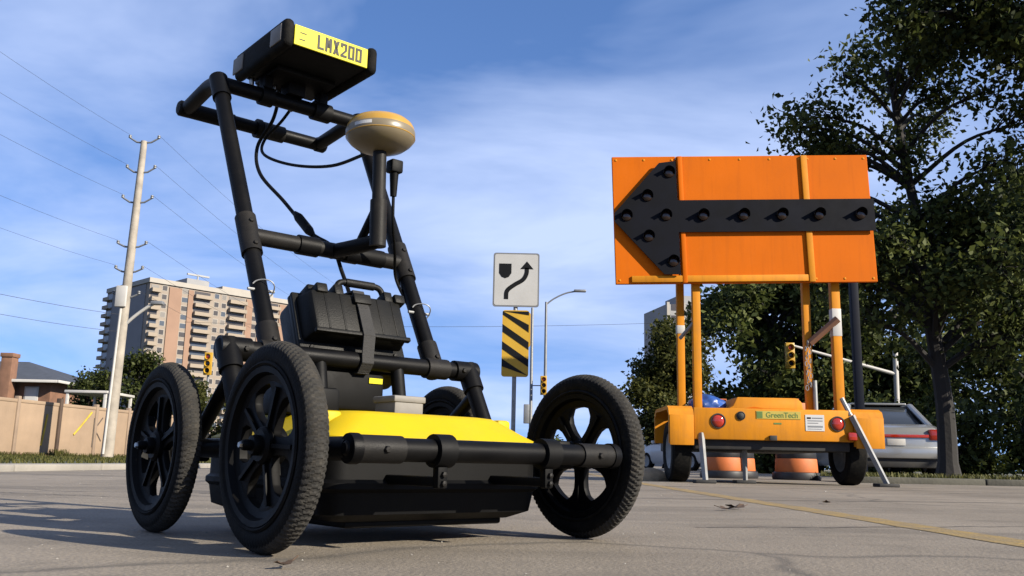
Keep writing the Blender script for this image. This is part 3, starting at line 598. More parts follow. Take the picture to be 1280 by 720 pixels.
for i, (x, z) in enumerate([(-.60, 0), (-.22, 0), (.14, 0), (.49, 0), (.88, 0), (-1.32, 0), (-1.12, .19), (-.905, .42), (-1.12, -.20), (-.90, -.44), (-.95, 0)]):
    ctr = bt(x, -.05, zc + z); mt = Matrix.Translation(ctr) @ AXY
    ln = T('lamp', MB().lathe([(0, .022), (.03, .020), (.044, .012), (.050, 0), (.050, -.03)], mt, 20), 'lens')
    vs = []; fs = []
    for k in range(13):
        t = R(-10 + 200 * k / 12); d = .07
        for r_ in (.052, .056):
            for y, rr in ((0.02, 1.0), (-d, 1.0)): vs.append(ctr + Vector((r_ * math.cos(t), y if y > 0 else y * (0.45 + 0.55 * math.sin(max(0, min(math.pi, t)))), r_ * math.sin(t))))
    for k in range(12):
        a, c = k * 4, k * 4 + 4; fs += [(a, a + 1, c + 1, c), (a + 2, a + 3, c + 3, c + 2), (a + 1, a + 3, c + 3, c + 1)]
    T('visor', MB().add(vs, fs), 'arrow', ln)
# masts
for x, y, z0, z1, r_, m_ in ((-.765, .30, .55, 1.9, .034, 'amberpaint'), (-.655, .10, .42, 1.95, .036, 'amberpaint'), (.415, .22, .55, 1.9, .034, 'amberpaint'), (.655, .12, .50, 1.95, .040, 'amberpaint')):
    ms = T('mast', MB().box((x - r_, y - r_, z0), (x + r_, y + r_, z1), .006), m_)
    if x > .6: T('mast_patch', MB().box((x - r_ - .003, y - r_ - .003, 1.36), (x + r_ + .003, y + r_ + .003, 1.62), .004), 'trimw', ms)
    if x == -.765: T('mast_patch', MB().box((x - r_ - .003, y - r_ - .003, 1.38), (x + r_ + .003, y + r_ + .003, 1.46), .004), 'trimw', ms)
T('wood_brace', MB().tube([(.42, .16, 1.30), (.66, .07, 1.52)], .035, 8), 'wood')
T('wood_brace', MB().tube([(-.78, .24, 1.33), (-.66, .08, 1.48)], .018, 8), 'galv')
b = MB(); rnd = random.Random(8)
for k in range(16):                                             # hanging chain
    t = k / 15; p = Vector((.395 + .02 * math.sin(k * 2.4), .15, 1.30 - .42 * t)); rr = []
    ax_ = k % 2
    for q in range(9): a = 2 * math.pi * q / 8; rr.append(p + (Vector((.014 * math.cos(a), 0, .024 * math.sin(a))) if ax_ else Vector((0, .014 * math.cos(a), .024 * math.sin(a)))))
    b.tube(rr, .004, 5, False)
o = T('chain', b, 'galv'); o['kind'] = 'stuff'
T('screw_jack', MB().tube([(.45, .16, .62), (.45, .16, .95)], .02, 10), 'galv')
# chassis body: bumper panel, fenders, box
body = T('bumper_panel', MB().box((-.72, -.03, .385), (.72, .03, .668), .012), 'amberpaint')
T('chassis_frame', MB().box((-.70, .031, .30), (.70, 1.9, .40), .01).box((-.06, 1.9, .32), (.06, 3.1, .42), .01), 'dark')
T('deck', MB().box((-.70, .031, .60), (.70, 1.85, .645), .006), 'amberpaint')
for s in (-1, 1):
    a0, a1 = (-.945, -.722) if s < 0 else (.722, .985)
    prof2 = [(-.045, .345), (-.045, .60), (-.02, .655), (.05, .683), (.68, .683), (.75, .655), (.78, .60), (.78, .36), (.745, .36), (.745, .60), (.67, .65), (.06, .65), (-.005, .60), (-.005, .345)]
    n_ = len(prof2); quads = [(i, i + 1, n_ - 2 - i, n_ - 1 - i) for i in range(n_ // 2 - 1)]
    bb = MB()
    for x in (a0, a1): bb.add([(x, y, z) for y, z in prof2], quads)
    bb.f += [(i, (i + 1) % n_, n_ + (i + 1) % n_, n_ + i) for i in range(n_)]
    fe = T('fender', bb, 'amberpaint')
    T('fender_flap', MB().box((a0 + .004, -.060, .33), (a1 - .004, -.047, .60), .004), 'amberpaint', fe)
    cxw = s * .80; mt = Matrix.Translation((cxw, .38, .285)) @ AX
    wl_ = T('wheel', MB().lathe([(.02, .055), (.08, .05), (.10, .07), (.165, .075), (.175, .06), (.175, -.06), (.165, -.075), (.10, -.03), (.02, -.03)], mt, 28), 'galv')
    T('tyre', MB().lathe([(.17, -.075), (.20, -.09), (.262, -.088), (.282, -.07), (.286, -.03), (.286, .03), (.282, .07), (.262, .088), (.20, .09), (.17, .075)], mt, 36, True), 'rubber', wl_)
bx_ = T('equipment_housing', MB().prism([(-.43, .645), (-.34, .695), (-.30, .775), (.25, .775), (.29, .74), (.31, .645)], .06, .70, lambda p, h: Vector((p[0], h, p[1])), .012), 'amberpaint')
T('hinge_strip', MB().prism([(-.26, .668), (-.15, .690), (-.06, .676), (.22, .676), (.22, .668)], .050, .062, lambda p, h: Vector((p[0], h, p[1]))), 'orange', bx_)
def disc(name, x, z, r_, m_, parent, ring='dark', y=-.03):
    o = T(name, MB().lathe([(0, .018), (r_ * .5, .016), (r_ * .85, .010), (r_, 0)], Matrix.Translation((x, y, z)) @ AXY, 24), m_, parent)
    return T('bezel', MB().lathe([(r_, -.003), (r_ * 1.02, .012), (r_ * 1.18, .010), (r_ * 1.2, -.003)], Matrix.Translation((x, y, z)) @ AXY, 24, True), ring, parent)
disc('tail_light', -.50, .55, .058, 'redlens', body); disc('tail_light', .575, .545, .058, 'redlens', body)
disc('socket', -.295, .60, .034, 'dark', body)
T('licence_lamp', MB().box((-.045, -.055, .385), (.02, -.03, .43), .004), 'dark', body)
bnd = T('name_band', MB().box((-.155, -.0345, .578), (.245, -.0305, .648)), 'band', body)
me = text_mesh('lettering', 'GreenTech', .068, M['green'], .0008, .0007, 0.93); link('lettering', me, body, (.075, -.0352, .611), (R(90), 0, 0))
T('logo_square', MB().box((-.150, -.0365, .585), (-.100, -.0346, .642)), 'green', body)
T('small_print', MB().box((.00, -.032, .53), (.07, -.0305, .545)), 'green', body)
st = T('sticker', MB().box((.285, -.034, .478), (.455, -.0305, .622)), 'white', body)
for x0, x1, z0, z1, m_ in ((.300, .335, .585, .60, 'ink'), (.345, .44, .588, .597, 'signgrey'), (.305, .44, .565, .572, 'signgrey'), (.305, .44, .510, .525, 'lamp'), (.305, .40, .545, .551, 'signgrey'), (.305, .43, .493, .498, 'signgrey')):
    T('print_line', MB().box((x0, -.0355, z0), (x1, -.0342, z1)), m_, st)
# jacks
for p0, p1, w in (((-.655, -.02, .44), (-.64, -.10, .02), .030), ((-.21, .20, .42), (-.21, .20, .02), .026), ((.70, -.05, .62), (.955, -.12, .02), .030)):
    j = T('jack_leg', MB().tube([p0, p1], [w, w * .85], 4), 'galv')
    T('jack_foot', MB().box((p1[0] - .10, p1[1] - .08, 0), (p1[0] + .08, p1[1] + .08, .03), .008), 'dark', j)
T('jack_clamp', MB().box((.655, -.075, .40), (.735, -.031, .47), .01), 'redlens')
T('jack_top', MB().tube([(.70, -.02, .62), (.64, .02, .78)], .022, 8), 'galv')
tp = MB()                                                       # blue bundle on the deck
bm = bmesh.new(); bmesh.ops.create_icosphere(bm, subdivisions=4, radius=1.0); rnd = random.Random(5)
for v in bm.verts:
    d = v.co.copy(); k = 1 + .10 * math.sin(5 * d.x + 3 * d.y) * math.cos(4 * d.z + 2 * d.x) + .05 * math.sin(13 * d.x) * math.sin(11 * d.y)
    v.co = Vector((d.x * .17 * k, d.y * .14 * k, max(-.05, d.z * .115 * k)))
tp.add([v.co.copy() for v in bm.verts], [[v.index for v in f.verts] for f in bm.faces]); bm.free()
o = tp.build('tarp_bundle', M['bluetarp'], loc=(TX - .53, TY + .28, .69)); tag(o, 'crumpled blue tarp bundle lying on the orange trailer deck', 'tarp')

# ------------------------------------------------------------------ signs and poles
sg = tag(empty('keep_right_sign', (0.045, 10.0, 0)), 'grey-white keep right traffic sign with curved black arrow above striped marker', 'traffic sign')
def G(name, b, m, parent=sg): return b.build(name, M[m], parent)
G('post', MB().tube([(0, .03, 0), (0, .03, 2.45)], .024, 8), 'galv')
b = MB().prism(rrect(.262, -.312, .312, .03), -.004, .004, lambda p, h: Vector((p[0], h, 2.18 + p[1]))); pb = G('sign_plate', b, 'signgrey')
G('sign_face', MB().prism(rrect(.245, -.295, .295, .025), -.0065, -.0042, lambda p, h: Vector((p[0], h, 2.18 + p[1]))), 'signwhite', pb)
def flat(poly, y0, y1, dx=0, dz=2.18): return MB().prism(poly, y0, y1, lambda p, h: Vector((p[0] + dx, h, p[1] + dz)))
G('island_symbol', flat([(-.195, .185), (-.055, .185), (-.055, .075), (-.085, .03), (-.125, .015), (-.165, .03), (-.195, .075)], -.009, -.0067), 'ink', pb)
cl_ = spline([(-.11, -.225), (-.10, -.13), (-.02, -.06), (.075, .0), (.115, .07), (.12, .14)], 6); wv = .024; lft, rg = [], []
cl_ = [Vector((p[0], p[1], 0)) for p in [(v.x, v.y) for v in [Vector((a.x, a.y, 0)) if len(a) == 3 else Vector((a[0], a[1], 0)) for a in cl_]]]
for i, p in enumerate(cl_):
    d = (cl_[min(i + 1, len(cl_) - 1)] - cl_[max(i - 1, 0)]).normalized(); nn = Vector((-d.y, d.x, 0)); lft.append(p + nn * wv); rg.append(p - nn * wv)
b = MB()
for y in (-.009, -.0067):
    b.add([Vector((p.x, y, p.y + 2.18)) for p in lft] + [Vector((p.x, y, p.y + 2.18)) for p in rg], [(i, i + 1, len(lft) + i + 1, len(lft) + i) for i in range(len(lft) - 1)])
G('curved_arrow', b, 'ink', pb)
G('arrow_tip', flat([(.045, .125), (.195, .125), (.12, .215)], -.009, -.0067), 'ink', pb)
mk = G('marker_plate', MB().prism(rrect(.15, -.375, .375, .03), -.004, .004, lambda p, h: Vector((p[0] + .005, h, 1.455 + p[1]))), 'signyellow')
for k in range(6):
    z0 = -.30 + k * .195 - .12; a = [(-.148, z0 + .16), (-.148, z0 + .245), (.148, z0 + .045), (.148, z0 - .04)]
    a = [(x, max(-.362, min(.362, z))) for x, z in a]
    if a[0][1] < a[1][1] or a[3][1] < a[2][1]: G('black_stripe', flat(a, -.0075, -.0042, .005, 1.455), 'ink', mk)
# second, plain yellow marker just behind it
G('rear_marker', MB().prism(rrect(.15, -.20, .20, .03), -.004, .004, lambda p, h: Vector((p[0] + .025, h + .06, 1.62 + p[1]))), 'signyellow')

lp = tag(empty('street_lamp', (1.95, 50, 0)), 'tall slim grey street lamp with curved arm standing beyond the keep right sign', 'street lamp')
def SL(root, b, n, m, parent=None): return b.build(n, M[m], parent or root)
SL(lp, MB().tube([(0, 0, 0), (0, 0, 9.1)], [.11, .07], 12), 'pole', 'lamp')
SL(lp, MB().tube(spline([(0, 0, 8.95), (.45, 0, 9.3), (1.1, 0, 9.62), (1.7, 0, 9.75)], 6), .045, 8), 'arm', 'lamp')
SL(lp, MB().box((1.55, -.14, 9.70), (2.25, .14, 9.84), .05), 'lamp_head', 'lamp')
def signal_head(root, x, z, y=-.22, parent=None, sc_=1.0):
    h = SL(root, MB().box((x - .17 * sc_, y - .1, z - .5 * sc_), (x + .17 * sc_, y + .1, z + .5 * sc_), .02), 'signal_head', 'signalyellow', parent)
    for k, m_ in ((1, 'redlens'), (0, 'lens'), (-1, 'navy')):
        mt = Matrix.Translation((x, y - .1, z + k * .31 * sc_)) @ AXY
        SL(root, MB().lathe([(0, .03), (.07 * sc_, .02), (.1 * sc_, 0)], mt, 14), 'lens', m_, h)
        SL(root, MB().lathe([(.10 * sc_, -.01), (.12 * sc_, -.01), (.13 * sc_, .12), (.125 * sc_, .12)], mt, 14, True), 'hood', 'signalyellow', h)
sp_ = tag(empty('signal_pole', (1.13, 48, 0)), 'plain grey signal pole with a control box and yellow signal head', 'signal pole')
SL(sp_, MB().tube([(0, 0, 0), (0, 0, 8.4)], [.10, .07], 12), 'pole', 'galv')
SL(sp_, MB().box((-.38, -.2, 2.2), (-.08, .15, 3.2), .03), 'control_box', 'lamp')
SL(sp_, MB().tube([(0, -.05, 4.2), (.62, -.1, 4.2)], .03, 8), 'bracket', 'galv')
signal_head(sp_, .65, 4.2)
sp2 = tag(empty('mast_arm_signal', (14.95, 35, 0)), 'pale pole holding a long mast arm with hanging yellow traffic signal', 'traffic signal')
SL(sp2, MB().tube([(0, 0, 0), (.1, 0, 4.75)], .10, 12), 'pole', 'trimw')
SL(sp2, MB().tube([(.02, 0, 3.85), (-4.2, 0, 4.95)], [.075, .05], 10), 'mast_arm', 'trimw')
signal_head(sp2, -4.1, 4.45, sc_=1.0)
sp3 = tag(empty('far_signal', (-20.1, 60, 0)), 'yellow traffic signal on a slim pole before the brick apartment block', 'traffic signal')
SL(sp3, MB().tube([(0, 0, 0), (0, 0, 6.0)], [.10, .08], 10), 'pole', 'galv'); signal_head(sp3, 0, 6.2, sc_=1.5)
dp = tag(empty('steel_post', (5.03, 13, 0)), 'dark navy square steel post standing behind the arrow board', 'post')
SL(dp, MB().box((-.055, -.055, 0), (.055, .055, 3.6), .01), 'shaft', 'navy'); SL(dp, MB().box((-.13, -.13, 0), (.13, .13, .03), .006), 'base_plate', 'navy'); SL(dp, MB().box((-.07, -.07, 3.6), (.07, .07, 3.63), .006), 'cap', 'navy')

# utility pole with side insulators and a lamp bracket
up_ = tag(empty('utility_pole', (-10.95, 25, 0.05)), 'tall pale utility pole with paired insulator arms standing before the tan fence', 'utility pole')
PT = Vector((.13, 0, 9.08))
SL(up_, MB().tube([(0, 0, -.1), tuple(PT * .5), tuple(PT)], [.165, .13, .09], 14), 'pole', 'pole')
insul = []
for k, (f, L_) in enumerate(((1.0, .42), (.90, .40), (.80, .42), (.655, .40), (.575, .38), (.495, .36))):
    for s in (-1, 1):
        c0 = PT * f; c1 = c0 + Vector((s * L_, 0, .10 if k < 3 else .06)); ar = SL(up_, MB().tube([c0 - Vector((0, 0, .05)), c0 + Vector((s * L_ * .5, 0, -.03)), c1], [.03, .028, .024], 8), 'insulator_arm', 'lamp')
        SL(up_, MB().lathe([(0, 0), (.045, 0), (.045, .03), (.025, .035), (.045, .05), (.045, .07), (.02, .09), (0, .09)], Matrix.Translation(c1), 10), 'insulator', 'lamp', ar); insul.append(Vector((-10.95, 25, .05)) + c1 + Vector((0, 0, .09)))
SL(up_, MB().tube(spline([(.08, 0, 3.62), (.35, 0, 3.9), (.70, 0, 4.18), (.95, 0, 4.32)], 5), .045, 8), 'lamp_bracket', 'trimw')
SL(up_, MB().box((.80, -.09, 4.25), (1.15, .09, 4.36), .03), 'lamp_head', 'lamp')
SL(up_, MB().box((-.14, -.22, 4.15), (.16, -.12, 4.75), .02), 'notice_board', 'trimw')
SL(up_, MB().tube([(-.02, -.21, .1), (.03, -.16, 4.1)], .035, 8), 'conduit', 'trimw')
# overhead wires
def wire(p0, p1, sag, r_, label):
    r_ *= .5
    p0, p1 = Vector(p0), Vector(p1); pts = [p0.lerp(p1, t / 16) - Vector((0, 0, sag * 4 * (t / 16) * (1 - t / 16))) for t in range(17)]
    tag(MB().tube(pts, r_, 5).build('overhead_wire', M['wire']), label, 'wire', 'overhead wires')
LW = 'thin dark overhead wire running from the utility pole insulators'
for k in (1, 3, 5, 7, 9, 11):
    p = insul[k]; wire(p, (p.x + 3.0, 62, p.z + .6), .9, .008, LW + ' away towards the brick apartment block')
for k in (0, 2, 4, 6, 8):
    p = insul[k]; wire(p, (p.x - 1.4, 4, p.z + .3), .5, .007, LW + ' out over the lawn')
wire((-10.95, 24.8, 3.98), (-11.9, 14, 3.42), .12, .011, 'thick dark cable reaching the utility pole below its notice board')
wire((-10.95, 24.8, 3.50), (-11.9, 14, 3.02), .12, .010, 'thin dark cable reaching the utility pole below a thicker cable')
wire((-22, 60, 9.0), (24, 60, 10.6), .6, .022, 'long dark cable spanning the road past the striped marker')

# ------------------------------------------------------------------ barrels, sandbag, cars
def barrel(x, y, label):
    r0 = tag(empty('traffic_barrel', (x, y, 0)), label, 'barrel', 'traffic barrels under the trailer')
    SL(r0, MB().lathe([(0, 0), (.30, 0), (.31, .03), (.30, .09), (.27, .10), (0, .10)], None, 28), 'base_ring', 'barrelblack')
    for k, (z0, z1, r0_, r1_, m_) in enumerate(((.08, .27, .265, .255, 'barrel'), (.27, .44, .250, .245, 'barrelblack'), (.44, .62, .240, .235, 'barrel'), (.62, .78, .230, .225, 'barrelblack'), (.78, .98, .220, .205, 'barrel'))):
        SL(r0, MB().lathe([(0, z0), (r0_, z0), (r0_ + .006, z0 + .012), (r1_ + .006, z1 - .012), (r1_, z1), (0, z1)], None, 28), 'band', m_)
    SL(r0, MB().tube([(-.06, 0, .97), (-.06, 0, 1.04), (.06, 0, 1.04), (.06, 0, .97)], .012, 6), 'handle', 'barrel')
barrel(3.74, 11.9, 'orange and black banded traffic barrel in sun behind the middle of the trailer')
barrel(2.86, 12.2, 'orange and black banded traffic barrel behind the trailer jack next to its wheel')
barrel(3.20, 12.9, 'orange and black banded traffic barrel standing farther back between two others')
def sandbag(x, y, s, rz, label):
    bm = bmesh.new(); bmesh.ops.create_icosphere(bm, subdivisions=3, radius=1.0)
    for v in bm.verts:
        d = v.co; k = 1 + .08 * math.sin(4 * d.x + rz) * math.cos(5 * d.y); v.co = Vector((d.x * .24 * k, d.y * .14 * k, max(-.02, d.z * .10 * k) + .02)) * s
    b = MB().add([v.co.copy() for v in bm.verts], [[v.index for v in f.verts] for f in bm.faces]); bm.free()
    o = b.build('sandbag', M['sand'], loc=(x, y, 0)); o.rotation_euler = (0, 0, rz); tag(o, label, 'sandbag', 'sandbags by the trailer')
sandbag(1.33, 8.75, 1.0, .5, 'slumped tan sandbag on the asphalt against the trailer wheel')
sandbag(1.14, 8.95, .9, -.6, 'tan sandbag beside another one away from the trailer wheel')

def car(name, loc, rz, paint, label, H=1.44):
    c = tag(empty(name, loc, rz), label, 'car')               # local: rear faces -y
    secs = [(-2.20, .74, .42, .80), (-2.14, .82, .34, .93), (-1.9, .87, .26, 1.0), (-1.2, .89, .22, 1.0), (0, .90, .22, .97), (1.0, .89, .22, .94), (1.7, .86, .25, .86), (2.1, .78, .32, .72), (2.2, .66, .40, .62)]
    rings = []
    for y, w, z0, z1 in secs:
        rings.append([(-w * .92, y, z0), (-w, y, z0 + .12), (-w, y, (z0 + z1) / 2 + .08), (-w * .95, y, z1 - .05), (-w * .82, y, z1), (w * .82, y, z1), (w * .95, y, z1 - .05), (w, y, (z0 + z1) / 2 + .08), (w, y, z0 + .12), (w * .92, y, z0)])
    bd = SL(c, loft(MB(), rings), 'body', paint)
    cab = [(-1.62, .76, .66), (-1.10, .74, H - .08), (-.6, .74, H - .005), (.3, .74, H - .02), (1.05, .78, .96)]
    rg_ = []
    for y, w, z in cab: rg_.append([(-w - .02, y, .93), (-w * (1 - .22 * max(0, (z - .93) / .5)), y, max(z - .04, .935)), (-w * .7 * (1 - .1 * max(0, (z - .93) / .5)), y, max(z, .94)), (w * .7 * (1 - .1 * max(0, (z - .93) / .5)), y, max(z, .94)), (w * (1 - .22 * max(0, (z - .93) / .5)), y, max(z - .04, .935)), (w + .02, y, .93)])
    SL(c, loft(MB(), rg_), 'glasshouse', 'glass')
    SL(c, MB().box((-.52, -1.05, H - .03), (.52, .32, H + .012), .02), 'roof', paint)
    for s in (-1, 1):
        SL(c, MB().tube([(s * .76, -1.72, .95), (s * .58, -1.08, H - .05)], .055, 8), 'pillar', paint)
        SL(c, MB().tube([(s * .58, .32, H - .05), (s * .77, 1.1, .95)], .04, 8), 'pillar', paint)
        SL(c, MB().tube([(s * .58, -1.08, H - .04), (s * .58, .32, H - .04)], .04, 8), 'roof_rail', paint)
        SL(c, MB().box((s * .70 - .12, -2.235, .70), (s * .70 + .12, -2.02, .90), .03), 'tail_light', 'redlens')
        SL(c, MB().box((s * .93 - .08, .75, .92), (s * .93 + .08, .87, 1.04), .03), 'mirror', paint)
        for yy in (-1.35, 1.35):
            mt = Matrix.Translation((s * .80, yy, .31)) @ Matrix.Diagonal((s, 1, 1, 1)) @ AX
            w = SL(c, MB().lathe([(0, .09), (.05, .095), (.17, .085), (.20, .10), (.20, -.08), (0, -.08)], mt, 20), 'wheel', 'galv')
            SL(c, MB().lathe([(.20, -.10), (.28, -.10), (.31, -.07), (.31, .07), (.28, .10), (.20, .10)], mt, 24, True), 'tyre', 'rubber', w)
    SL(c, MB().box((-.80, -2.30, .36), (.80, -2.10, .58), .05), 'rear_bumper', paint)
    SL(c, MB().box((-.70, -2.24, .20), (.70, -2.0, .37), .03), 'valance', 'dark')
    SL(c, MB().box((-.58, -2.225, .745), (.58, -2.10, .80), .01), 'reflector_strip', 'redlens')
    SL(c, MB().box((-.16, -2.235, .60), (.16, -2.19, .72), .006), 'licence_plate', 'trimw')
    return c
car('parked_car', (7.45, 18.9, 0), R(-9), 'carpaint', 'silver sedan seen from its tail behind the orange trailer fender')
car('parked_car', (6.4, 32.5, 0), R(25), 'carwhite', 'white sedan glimpsed underneath the orange trailer past its wheel')

# ------------------------------------------------------------------ fence, house, carport on the far side of the lawn
FA, FB = Vector((-14.04, 22.31, 0)), Vector((-12.3, 33.2, 0)); fd = (FB - FA).normalized(); FL_ = 1.80; nF = 7
fen = tag(empty('panel_fence', FA, math.atan2(fd.y, fd.x)), 'tan panel fence with graffiti and weeds along its foot', 'fence')
b = MB().box((.06, -.03, .10), (FL_ - .06, .03, 1.50), .008); me_p = b.mesh('fence_panel', M['fence'])
me_c = MB().box((.055, -.045, 1.505), (FL_ - .055, .045, 1.60), .012).mesh('cap_rail', M['fence'])
me_o = MB().box((-.06, -.07, 0), (.06, .07, 1.68), .012).mesh('fence_post', M['post'])
me_b = MB().box((-.06, -.09, 0), (.06, .07, 1.74), .012).mesh('fence_post', M['shadepost'])
for i in range(nF):
    link('fence_panel', me_p, fen, (i * FL_ - .8, 0, 0)); link('cap_rail', me_c, fen, (i * FL_ - .8, 0, 0))
    link('fence_post', me_b if i in (3,) else me_o, fen, (i * FL_ - .8, 0, 0))
link('fence_post', me_o, fen, (nF * FL_ - .8, 0, 0))
def spray(pts, m_, r_): MB().tube(spline(pts, 5), r_, 6).build('graffiti', M[m_], fen)
spray([(3.92, -.031, .35), (4.0, -.032, .8), (4.06, -.031, 1.25)], 'yspray', .035)
spray([(5.35, -.031, .70), (5.7, -.032, 1.0), (6.15, -.031, 1.42)], 'yspray', .035)
spray([(6.32, -.031, .35), (6.32, -.032, .8), (6.32, -.031, 1.25)], 'dspray', .022)
spray([(6.75, -.031, 1.28), (6.52, -.032, 1.05), (6.35, -.032, .92), (6.55, -.032, .75), (6.75, -.031, .55)], 'dspray', .022)

ho = tag(empty('brick_house', (-28.75, 46, 0)), 'low brown brick house with dark hipped roof and chimney behind the fence', 'house')
def HB(n, b, m, parent=ho): return b.build(n, M[m], parent)
HB('wall', MB().box((-5, 0, 0), (5.4, 8, 3.72)), 'brick')
rf = HB('roof', MB().add([(-5.6, -.6, 3.74), (6.0, -.6, 3.74), (6.0, 8.6, 3.74), (-5.6, 8.6, 3.74), (-1.5, 4, 5.1), (2.0, 4, 5.1), (-5.6, -.6, 3.68), (6.0, -.6, 3.68), (6.0, 8.6, 3.68), (-5.6, 8.6, 3.68)], [(0, 1, 5, 4), (1, 2, 5), (2, 3, 4, 5), (3, 0, 4), (0, 6, 7, 1), (1, 7, 8, 2), (2, 8, 9, 3), (3, 9, 6, 0), (6, 9, 8, 7)]), 'shingle')
HB('gutter', MB().box((-5.62, -.72, 3.62), (6.02, -.6, 3.76), .02).box((6.0, -.7, 3.62), (6.12, 8.6, 3.76), .02), 'trimw', rf)
HB('chimney', MB().box((3.2, -.9, 0), (3.75, -.3, 5.0), .01).box((3.15, -.95, 4.85), (3.8, -.25, 5.05), .01), 'brick', rf)
for x in (4.45,):
    w = HB('window', MB().box((x - .36, -.05, 2.55), (x + .36, .02, 3.45), .01), 'trimw'); HB('pane', MB().box((x - .28, -.065, 2.63), (x + .28, -.052, 3.37)), 'white', w)
cp = tag(empty('carport', (-15.75, 33.5, 0)), 'low white carport frame with flat roof rising just above the fence', 'carport')
SL(cp, MB().box((-.75, 0, 2.36), (.85, 2.5, 2.46), .02), 'roof', 'trimw')
for x in (-.65, .75): SL(cp, MB().box((x - .05, .05, 0), (x + .05, .15, 2.36), .01), 'post', 'trimw'); SL(cp, MB().box((x - .05, 2.3, 0), (x + .05, 2.4, 2.36), .01), 'post', 'trimw')

# ------------------------------------------------------------------ apartment block
ap = tag(empty('apartment_block', (-114.6, 280, 0), math.atan2(.724, .69)), 'tall orange brick apartment block with stacked balconies and a grey end wall', 'building')
def AB(n, b, m, parent=ap, loc=(0, 0, 0)): return b.build(n, M[m], parent, loc)
AH, NFL = 54.0, 19; fh = AH / NFL; AL, AD = 78.0, 32.0
AB('wall', MB().box((0, 0, 0), (AL, AD, AH)), 'aptpale')
AB('end_wall', MB().box((-.25, 2.4, 0), (-.01, AD - 5, AH - .4)), 'aptgrey')
for x0, x1 in ((6.4, 10.6), (12.9, 14.7), (34.0, 36.4), (38.6, 40.4), (47.0, 51.8), (57.7, 62.8)): AB('brick_strip', MB().box((x0, -.35, 0), (x1, -.01, AH - .6)), 'aptbrick')
pr = AB('parapet', MB().box((-.5, -.6, AH), (AL + .3, .4, AH + 1.5)).box((-.5, .4, AH), (.4, AD, AH + 1.5)), 'aptroof')
AB('penthouse', MB().box((16, 8, AH), (24, 18, AH + 5.0)), 'towerpale'); AB('penthouse', MB().box((28, 6, AH), (48, 18, AH + 3.8)), 'aptroof')
AB('rooftop_mast', MB().box((17, 10, AH + 6.6), (25, 10.6, AH + 7.2)).box((20.7, 10.1, AH + 5), (21.1, 10.5, AH + 6.6)), 'lamp')
def bal_mesh(w, face='x'):
    b = MB().box((0, -1.7, -.15), (w, 0, .08)); b.box((0, -1.7, .08), (w, -1.58, 1.05)).box((0, -1.58, .08), (.12, 0, 1.05)).box((w - .12, -1.58, .08), (w, 0, 1.05)); return b.mesh('balcony', M['aptslab'])
def win_mesh(w, h): return [MB().box((0, -.10, 0), (w, -.02, h)).mesh('window', M[q]) for q in ('aptdark', 'aptcurtain', 'aptdark', 'aptblind')]
rw = random.Random(12)
rec = {}
for x0, w in ((.2, 3.0), (14.9, 6.0), (27.3, 6.4), (40.6, 6.2), (52, 5.5), (63, 6)):
    mb1, mw1 = bal_mesh(w), win_mesh(w - .5, 2.15)
    for k in range(1, NFL):
        link('balcony', mb1, ap, (x0, 0, k * fh)); link('window', rw.choice(mw1), ap, (x0 + .25, 0, k * fh + .12))
for x0, w in ((4.2, 1.5), (10.9, 1.9), (22.3, 1.5), (25.0, 1.5), (36.6, 1.8)):
    mw1 = win_mesh(w, 1.5)
    fr_ = MB().box((-.18, -.05, -.18), (w + .18, -.015, 1.68)).mesh('window_surround', M['aptroof'])
    for k in range(1, NFL): link('window', rw.choice(mw1), ap, (x0, 0, k * fh + .9)); link('window_surround', fr_, ap, (x0, 0, k * fh + .9))
mb2 = MB().box((-1.6, 0, -.15), (-.02, 4.6, .08)).box((-1.6, 0, .08), (-1.5, 4.6, 1.05)).mesh('balcony', M['aptslab']); mw2 = MB().box((-.10, 0, 0), (-.02, 4.2, 2.1)).mesh('window', M['aptdark'])
for k in range(1, NFL): link('balcony', mb2, ap, (0, AD - 4.8, k * fh)); link('window', mw2, ap, (0, AD - 4.6, k * fh + .12))
tw = tag(empty('concrete_tower', (38.8, 222, 0), R(12)), 'pale concrete apartment tower rising beyond the roadside trees', 'building')
SL(tw, MB().box((0, 0, 0), (9.2, 16, 40)), 'wall', 'towerpale'); SL(tw, MB().box((4.5, 3, 40), (8, 12, 43)), 'penthouse', 'towerpale')
mwt = MB().box((0, -.10, 0), (2.2, -.02, 1.6)).mesh('window', M['aptdark']); mft = MB().box((0, -.35, 0), (.7, -.02, 40.5)).mesh('fin', M['aptroof'])
for i in range(3):
    link('fin', mft, tw, (i * 4.2, 0, 0))
    if i < 2:
        for k in range(7, 14): link('window', mwt, tw, (i * 4.2 + 1.3, 0, k * 2.9 + .8))

# ------------------------------------------------------------------ trees and plants
def leaves_np(rng, cent, n_per, sig, size):
    n = len(cent) * n_per; c = np.repeat(cent, n_per, 0) + rng.normal(0, 1, (n, 3)) * sig
    a = rng.normal(0, 1, (n, 3)); a /= np.linalg.norm(a, axis=1)[:, None]; up = rng.normal(0, .6, (n, 3)) + np.array([0, 0, .7])
    w = np.cross(a, up); w /= np.linalg.norm(w, axis=1)[:, None] + 1e-9; s = size * rng.uniform(.55, 1.35, n)[:, None]
    fold = np.cross(a, w) * s * .12
    return np.stack([c - a * s * .55, c + w * s * .34 + fold, c + a * s * .55, c - w * s * .34 + fold], 1)
def leaf_mesh(name, quads, material):
    n = len(quads); me = bpy.data.meshes.new(name); me.vertices.add(n * 4); me.vertices.foreach_set('co', quads.reshape(-1).astype(np.float32))
    me.loops.add(n * 4); me.loops.foreach_set('vertex_index', np.arange(n * 4, dtype=np.int32)); me.polygons.add(n)
    me.polygons.foreach_set('loop_start', np.arange(0, n * 4, 4, dtype=np.int32)); me.polygons.foreach_set('loop_total', np.full(n, 4, dtype=np.int32)); me.update(calc_edges=True); me.materials.append(material); return me
